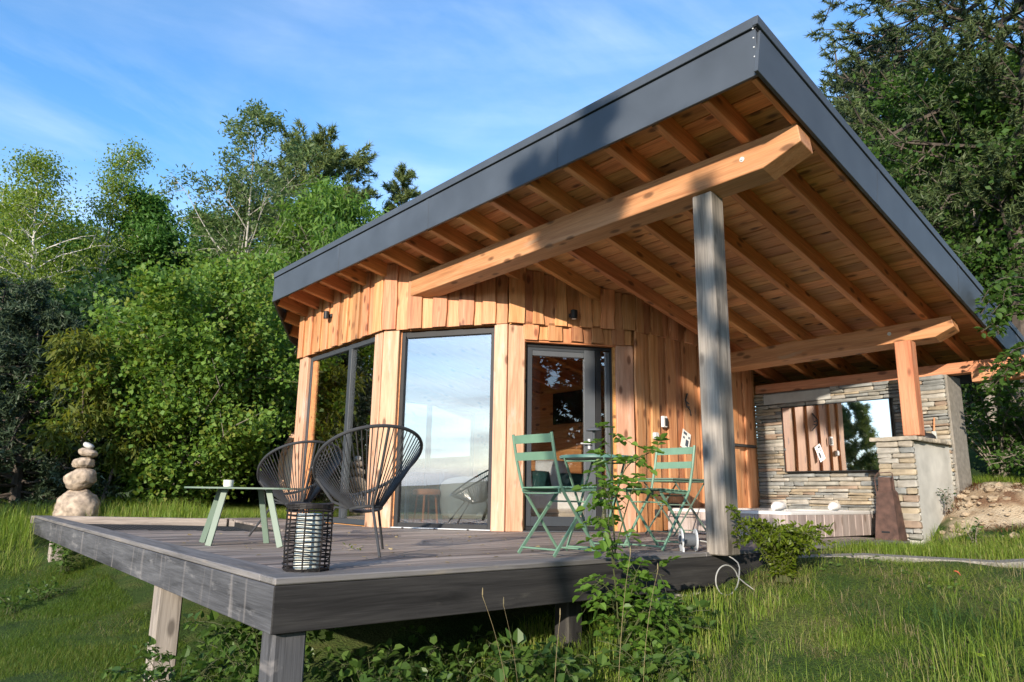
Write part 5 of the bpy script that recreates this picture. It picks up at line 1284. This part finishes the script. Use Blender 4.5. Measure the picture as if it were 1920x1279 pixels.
# weeds below the deck
for i, (x, y, n, h, sp, lf) in enumerate(((.30, .75, 34, .78, .42, .062), (.62, .10, 26, .56, .42, .058), (.0, 1.35, 26, .60, .45, .055), (1.10, .12, 12, .42, .45, .055), (1.62, -.20, 20, .36, .40, .075), (2.50, -.28, 24, .30, .38, .07), (2.0, -.62, 20, .28, .34, .07), (.15, 7.2, 14, .42, .35, .06), (-.15, 6.2, 10, .30, .28, .05), (-.45, 6.0, 8, .28, .25, .05), (1.35, .45, 10, .40, .40, .07))):
    leafy('weed_clump', ['leafy weeds by the front corner post of the deck', 'leafy weeds under the front edge near the corner post', 'low weeds on the lawn beside the second deck post', 'low weeds in the shadow under the deck', 'heart leaved weeds below the middle of the front fascia', 'leafy weeds at the foot of the climber on its right', 'leafy weeds in the grass in front of the climber', 'weeds in front of the far deck post', 'small weeds below the far half of the left fascia', 'small thistle like weed on the mown lawn', 'ivy leaves deep under the deck'][i], 'weed', x, y, fan(n, h, sp, 20+i), L_ivy, leaf=lf, asp=.8, nleaf=32, seed=30+i, stemr=.002, barkm=B_stem)
# hazel branch hanging in at the right, bushes on the bank
hz_st = fan(10, 3.0, 1.1, 41, lean=(-.10, .08), droop=.35, base=.12)
for k in range(14):
    rs = random.Random(500+k); z = 1.35+rs.random()*1.2; hz_st.append([(0, 0, z-.2), (-.25, .12, z+.15), (-.45-rs.random()*.2, .2+rs.random()*.2, z+.12), (-.62-rs.random()*.32, .25+rs.random()*.3, z-.12)])
leafy('hazel_bush', 'hazel with broad light green leaves hanging over the roof corner at the right edge', 'hazel', 8.02, -1.30, hz_st, L_hazel, leaf=.085, asp=.74, nleaf=40, seed=42, stemr=.007, barkm=B_dark)
leafy('bramble_bush', 'glossy green bush on the bank behind the concrete counter', 'bush', 9.6, -.10, fan(60, 1.15, .95, 45), L_hazel, leaf=.08, asp=.7, nleaf=22, seed=46, stemr=.008)
leafy('bramble_bush', 'low green bush at the right edge above the sandy bank', 'bush', 8.75, -.78, fan(56, .55, .55, 47), L_hazel, leaf=.07, asp=.7, nleaf=26, seed=48, stemr=.006)
leafy('bramble_bush', 'taller green bush at the right edge under the hazel', 'bush', 9.5, -.62, fan(60, 1.5, .85, 49), L_hazel, leaf=.085, asp=.7, nleaf=20, seed=50, stemr=.008)
leafy('wall_plant', 'tiny dark plant growing from the foot of the concrete counter side', 'plant', 7.42, -.24, fan(8, .24, .10, 51), L_dark, leaf=.035, asp=.5, nleaf=40, seed=52, stemr=.003, zb=.33)
leafy('wall_plant', 'small green nettle standing in front of the sandy bank', 'plant', 6.55, -.75, fan(6, .34, .12, 53, droop=.1), L_ivy, leaf=.05, asp=.55, nleaf=34, seed=54, stemr=.003)

# ---------------------------------------------------------------- trees behind the camera whose shade falls on the deck
tree('shade_pine', 'tall bare stemmed pine down the slope whose flat top shades the roof edge', -7.0, -5.66, 9.55, lambda f: .42, .90, 13, 5, L_con, B_dark, r0=.09, elev=(-5, 30), leaf=.22, per=70, cr=.16, nw=.014, needles=True, seed=101, zb=-2.5, wob=.06)
tree('juniper_tree', 'slim columnar juniper down the slope whose shade dapples the porch post', -7.0, -6.08, 8.9, lambda f: .28, .68, 16, 3, L_con, B_dark, r0=.05, elev=(20, 60), leaf=.14, per=22, cr=.12, nw=.012, needles=True, seed=102, zb=-2.5, wob=.06)
for i, (x, y, h) in enumerate(((-.6, -10.5, 9.5), (2.6, -9.6, 10.5), (5.6, -10.5, 10))):
    tree('spruce_tree', ['spruce across the slope reflected in the door, leftmost', 'tallest spruce across the slope reflected in the door', 'spruce across the slope reflected in the door, rightmost'][i], x, y, h, lambda f: .3+2.4*(1-f)**.6, .05, 84, 6, L_con, B_dark, r0=.16, elev=(-12, 15), leaf=.28, per=22, cr=.45, nw=.055, needles=True, seed=103+i)
for i, (x, y, h, r_) in enumerate(((-6.0, 8.0, 4.6, .8), (-7.2, 7.2, 2.9, 1.0), (-9.2, 8.3, 3.3, 1.4), (-12.5, 9.6, 3.5, 1.8))):
    tree('pine_tree', ['young pine on the lawn seen in the mirror beside the planks', 'taller young pine down the lawn seen in the mirror', 'low spreading pine down the lawn seen in the mirror', 'far young pine down the lawn seen in the mirror'][i], x, y, h, lambda f, r_=r_: .2+r_*(1-f)**.6, .06, 50, 6, L_pine2, B_dark, r0=.07, elev=(0, 35), leaf=.18, per=24, cr=.26, nw=.018, needles=True, seed=121+i)
leafy('lawn_shrub', 'open shrub down the lawn that throws its shade on the grass', 'shrub', -6.2, .2, fan(14, 2.3, 1.2, 61), L_maple, leaf=.12, asp=.7, nleaf=12, seed=62, stemr=.012)

# ---------------------------------------------------------------- grass
def grassmat(name, a, b, c):
    m = leafmat(name, a, b, trans=.4, rough=.5, yellow=c); return m
G1 = grassmat('long_grass', (.10, .185, .022), (.21, .30, .04), (.44, .39, .16))
G2 = grassmat('mown_grass', (.055, .115, .016), (.115, .19, .024), (.25, .24, .07))
G3 = grassmat('dry_grass', (.20, .17, .08), (.38, .31, .17), (.46, .38, .22))
def blades(name, pts, h, w, mat, lean=.35, curl=.5, zoff=-.01, simple=False):
    n = len(pts); z = ground(pts[:, 0], pts[:, 1])+zoff; b = np.c_[pts, z]
    a = rng.uniform(0, 2*np.pi, n); d = np.c_[np.cos(a), np.sin(a), np.zeros(n)]*rng.uniform(.1, 1, n)[:, None]*lean
    h = np.asarray(h)*rng.uniform(.45, 1.15, n); s = np.c_[-np.sin(a), np.cos(a), np.zeros(n)]*(w*rng.uniform(.6, 1.2, n))[:, None]
    up = np.array([0, 0, 1.])
    if simple:                                                 # one slim triangle per blade for the short turf
        v = np.empty((n, 3, 3)); v[:, 0] = b+s; v[:, 1] = b-s; v[:, 2] = b + (d*(1+curl*.5) + up*(1-.15*curl))*h[:, None]
        return link(name, fast_mesh(name, v.reshape(-1, 3), np.arange(n*3), 3, [mat]), kind='stuff')
    m = b + (d*.45+up*.62)*h[:, None]; t = b + (d*(1+curl) + up*(1-.28*curl))*h[:, None]
    v = np.empty((n, 5, 3)); v[:, 0] = b+s; v[:, 1] = b-s; v[:, 2] = m-s*.75; v[:, 3] = m+s*.75; v[:, 4] = t
    k = np.arange(n)[:, None]*5; tri = np.concatenate([k+0, k+1, k+2, k+0, k+2, k+3, k+3, k+2, k+4], 1).reshape(-1)
    me = fast_mesh(name, v.reshape(-1, 3), tri, 3, [mat]); return link(name, me, kind='stuff')
def scatter(n, x0, x1, y0, y1, keep): 
    P = np.c_[rng.uniform(x0, x1, n), rng.uniform(y0, y1, n)]; return P[keep(P[:, 0], P[:, 1])]
def patch(x, y, s, seed=0):
    return (np.sin(x*s+seed)+np.sin(y*s*1.3+seed*2)+np.sin((x+y)*s*.7+seed*3)+np.sin((x-y)*s*1.7+seed))/4
fpatch = lambda x, y, sc, sd: fbm(np.asarray(x), np.asarray(y), sc, sd)
bare = lambda x, y: np.hypot(x-7.72, (y+.55)) > .85 + .2*np.sin(x*9)*np.sin(y*7)
kerbx = lambda y: np.interp(-y, [.12, .55, 1.35, 2.75, 5.0], [4.35, 4.75, 5.25, 6.1, 7.5])
front = lambda x, y: (np.abs(x-kerbx(y)) > .13) & (y < -.04-.25*np.clip(2.3-x, 0, 2)) & bare(x, y) & (y > -4.4+ .0*x)
P = scatter(230000, .2, 8.6, -4.4, 0, lambda x, y: front(x, y) & (rng.random(len(x)) < np.clip(.60+1.3*fpatch(x, y, 1.6, 21), .10, 1)) & (np.hypot(x-CAMP.x, y-CAMP.y) < 11))
blades('short_grass', P, .070, .0017, G1, lean=2.3, curl=.5, simple=True)
P = scatter(12000, .8, 8.2, -4.2, -.1, lambda x, y: front(x, y) & (fpatch(x, y, 1.4, 31) > .12))
blades('long_grass', P, .16, .0018, G1, lean=.8, curl=.8)
P = scatter(7000, 2.6, 5.2, -3.8, -1.7, lambda x, y: (patch(x, y, 2.1, 5) > -.1) & (y < -1.25-.28*(x-1.4)))
blades('tall_grass', P, .28, .0018, G1, lean=.7, curl=.8)
P = scatter(40000, .8, 8.0, -4.0, -.1, lambda x, y: front(x, y) & (fpatch(x, y, 1.6, 21) < -.02+.25*rng.random(len(x))))
blades('dry_grass', P, .07, .0014, G3, lean=1.6, curl=.8, simple=True)
# tufts: many blades springing from one crown
def tufts(name, n, x0, x1, y0, y1, keep, per, h, w, mat, rad=.05, lean=.7):
    Q = scatter(n, x0, x1, y0, y1, keep); k = np.repeat(np.arange(len(Q)), per)
    sc_ = rng.uniform(.5, 1.25, len(Q))[k]
    return blades(name, Q[k]+rng.normal(size=(len(k), 2))*rad*sc_[:, None], h*sc_, w, mat, lean=lean, curl=.75)
G4 = grassmat('dark_grass', (.035, .085, .022), (.075, .145, .035), (.14, .19, .06))
tufts('grass_tufts', 210, .9, 7.6, -4.0, -.15, front, 30, .15, .0017, G1, lean=1.1)
tufts('dark_tufts', 150, 3.0, 7.5, -3.9, -.6, lambda x, y: front(x, y) & (fpatch(x, y, .8, 41) > .0), 64, .17, .0021, G4, rad=.08, lean=1.3)
tufts('straw_tufts', 130, 1.0, 7.0, -3.6, -.2, front, 26, .12, .0016, G3, rad=.07, lean=1.6)
tufts('tall_tufts', 34, 2.6, 4.6, -3.2, -1.5, lambda x, y: y < -1.25-.28*(x-1.4), 44, .30, .0019, G1, rad=.09, lean=.8)
# clover and plantain leaves low in the turf
Q = scatter(2600, .8, 7.0, -3.8, -.1, lambda x, y: front(x, y) & (fpatch(x, y, 2.0, 51) > .15)); n_ = len(Q)
a_ = rng.uniform(0, 6.28, n_); V, Lp = leaf_hex(np.c_[Q, ground(Q[:, 0], Q[:, 1])+.02+.03*rng.random(n_)], np.c_[np.cos(a_), np.sin(a_), rng.uniform(-.1, .6, n_)], rng.uniform(.02, .05, n_), .6)
link('clover', fast_mesh('clover', V, Lp, 4, [L_ivy]), kind='stuff')
# bank right of the kerb and beside the deck end
P = scatter(26000, 5.0, 9.0, -3.5, -.05, lambda x, y: bare(x, y) & (x > kerbx(y)+.14))
blades('bank_grass', P, .17, .0026, G1, lean=.8, curl=.7)
# mown lawn at the left, longer meadow behind
P = scatter(230000, -2.1, .9, .2, 8.4, lambda x, y: (x < .55) & (np.hypot(x-CAMP.x, y-CAMP.y) < 13))
blades('lawn_grass', P[rng.random(len(P)) < np.clip(.75+1.2*fpatch(P[:, 0], P[:, 1], 1.5, 61), .15, 1)], .058, .0026, G2, lean=1.3, curl=.7, simple=True)
P = scatter(15000, -2.6, .4, .5, 8.6, lambda x, y: (fpatch(x, y, 1.5, 61) < -.02))
blades('straw', P, .055, .0018, G3, lean=1.8, curl=.9, simple=True)
P = scatter(70000, -3.2, 6.5, 7.6, 16, lambda x, y: ((x < -.06) & (y > 7.6)) | ((x >= -.06) & (y > 9.9-.86*np.clip(x, 0, 2.4)) & ((x < 2.9) | (y > 9.5))))
blades('meadow_grass', P, .19, .0040, G1, lean=.8, curl=.7, simple=True)
P = scatter(7000, -2.2, 2.4, 8.4, 11, lambda x, y: ((x < -.06)) | (y > 10.2-.86*np.clip(x, 0, 2.4)))
blades('tall_meadow_grass', P, .40, .0036, G1, lean=.45, curl=.7)
P = scatter(9000, -.4, 3.3, -.7, .9, lambda x, y: (x > .1))
blades('rough_grass', P, .16, .0032, G1, lean=.6, curl=.6)
# a few flowering stalks in front of the fascia
SL = ['leftmost', 'second from the left', 'middle', 'tallest, leaning right', 'rightmost']
for i, (x, y, h, l) in enumerate(((1.02, -.55, .78, .10), (1.12, -.50, .70, .06), (1.22, -.62, .62, -.04), (1.55, -.75, .86, -.08), (1.80, -.70, .70, -.10))):
    z = g1(x, y); t = MB(); Q = spline([Vector((x, y, z)), Vector((x-l*.3, y, z+h*.4)), Vector((x-l, y+.01, z+h*.75)), Vector((x-l*1.8, y+.02, z+h))], 4); t.tube(Q, [.0013]*8+[.001]*4+[.002], 5)
    T = thing('grass_stalk', 'thin flowering grass stalk before the dark deck fascia, '+SL[i], 'grass stalk', (x, y, z), 0, 'flowering stalks before the deck'); t.obj('stem', G3, T, Matrix.Identity(4))
    MB().lathe([(.001, 0), (.0032, .008), (.0028, .028), (.001, .04)], 6, o=tuple(Q[-1])).obj('seed_head', G3, T, Matrix.Identity(4))
# odd leaves on the deck and in the grass
def litter(name, label, x, y, z, size, col, rz, cat='leaf'):
    m = plain(name+'_colour', col, rough=.6, noise=.2, nscale=30); n = 9; V = []; F = []
    for i in range(n):
        a = 2*math.pi*i/n; r = size*(1 if i % 2 else .72); V.append((r*math.cos(a), r*.62*math.sin(a), .25*size*math.cos(a)**2))
    V += [(p[0]*.96, p[1]*.96, p[2]-.0015) for p in V]
    F = [tuple(range(n)), tuple(range(2*n-1, n-1, -1))] + [(i, i+n, (i+1) % n+n, (i+1) % n) for i in range(n)]
    return tag(MB().add(V, F).obj(name, m, None, Matrix.Translation((x, y, z)) @ Matrix.Rotation(rz, 4, 'Z') @ Matrix.Rotation(R(35), 4, 'X')), label, cat)
leafy('deck_sprig', 'tiny yellow green sprig lying on the deck boards between lantern and egg chair', 'sprig', 1.07, 1.40, [[(0, 0, .004), (.05, -.03, .015), (.09, -.05, .03)], [(0, 0, .004), (.02, .03, .02), (.0, .06, .03)]], L_shrub, leaf=.028, asp=.5, nleaf=50, zb=.004, seed=77, stemr=.0015)
litter('poppy_petal', 'orange red poppy in the grass at the right', 4.15, -1.45, g1(4.15, -1.45)+.10, .045, (.62, .13, .05), .3, 'flower')
litter('fallen_leaf', 'single yellow green fallen leaf in the tall grass at the right', 2.75, -2.02, g1(2.75, -2.02)+.16, .03, (.30, .42, .04), 1.2)

# brown leaf litter on the sandy bank
P = scatter(2600, 7.1, 8.7, -1.5, -.16, lambda x, y: (np.hypot(x-7.85, y+.65) < .75) & (patch(x, y, 5.0, 4) > -.05))
blades('leaf_litter', P, .06, .004, grassmat('dead_needles', (.10, .045, .02), (.20, .10, .05), (.26, .17, .09)), lean=3.0, curl=.4, zoff=.004)
P = scatter(5200, 6.6, 9.0, -1.9, -.2, lambda x, y: (np.hypot(x-7.75, y+.55) > .55) & (np.hypot(x-7.75, y+.55) < 1.1) & (patch(x, y, 6.0, 6) > .05))
blades('bank_edge_grass', P, .16, .0022, G1, lean=.9, curl=.8)

# crumbs of leaf and twig on the deck boards
Q = np.c_[rng.uniform(.25, 5.0, 260), rng.uniform(.25, 4.2, 260)]; Q = Q[(Q[:, 1] < 3.0) | (Q[:, 0] < 2.6)]; Q = Q[(Q[:, 0] < 3.6) | (Q[:, 1] < 2.2)]; n_ = len(Q)
a_ = rng.uniform(0, 6.28, n_); V, Lp = leaf_hex(np.c_[Q, np.full(n_, .006)], np.c_[np.cos(a_), np.sin(a_), rng.uniform(0, .12, n_)], rng.uniform(.012, .045, n_), .4, fold=.05)
link('deck_leaf_litter', fast_mesh('deck_leaf_litter', V, Lp, 4, [G3]), kind='stuff')

# loose lumps of earth and gravel lying on the sandy bank, one joined scatter
rb_ = random.Random(9); V = []; F = []
bm = bmesh.new(); bmesh.ops.create_icosphere(bm, subdivisions=1, radius=1); bv = [v.co.copy() for v in bm.verts]; bf = [[v.index for v in f.verts] for f in bm.faces]; bm.free()
for k in range(150):
    a = rb_.uniform(0, 6.28); r = .85*rb_.random()**.6; x = 7.78+r*math.cos(a); y = -.66+r*.75*math.sin(a)
    if y > -.2: continue
    s_ = .012+.05*rb_.random()**3; b0 = len(V); z = g1(x, y)
    for p in bv: V.append((x+p.x*s_*rb_.uniform(.7, 1.3), y+p.y*s_*rb_.uniform(.7, 1.3), z+.02+p.z*s_*rb_.uniform(.5, .9)))
    F += [tuple(i+b0 for i in q_) for q_ in bf]
link('bank_rubble', mesh('bank_rubble', V, F), None, None, plain('bank_earth', (.33, .26, .18), rough=.95, noise=.4, nscale=14), kind='stuff')
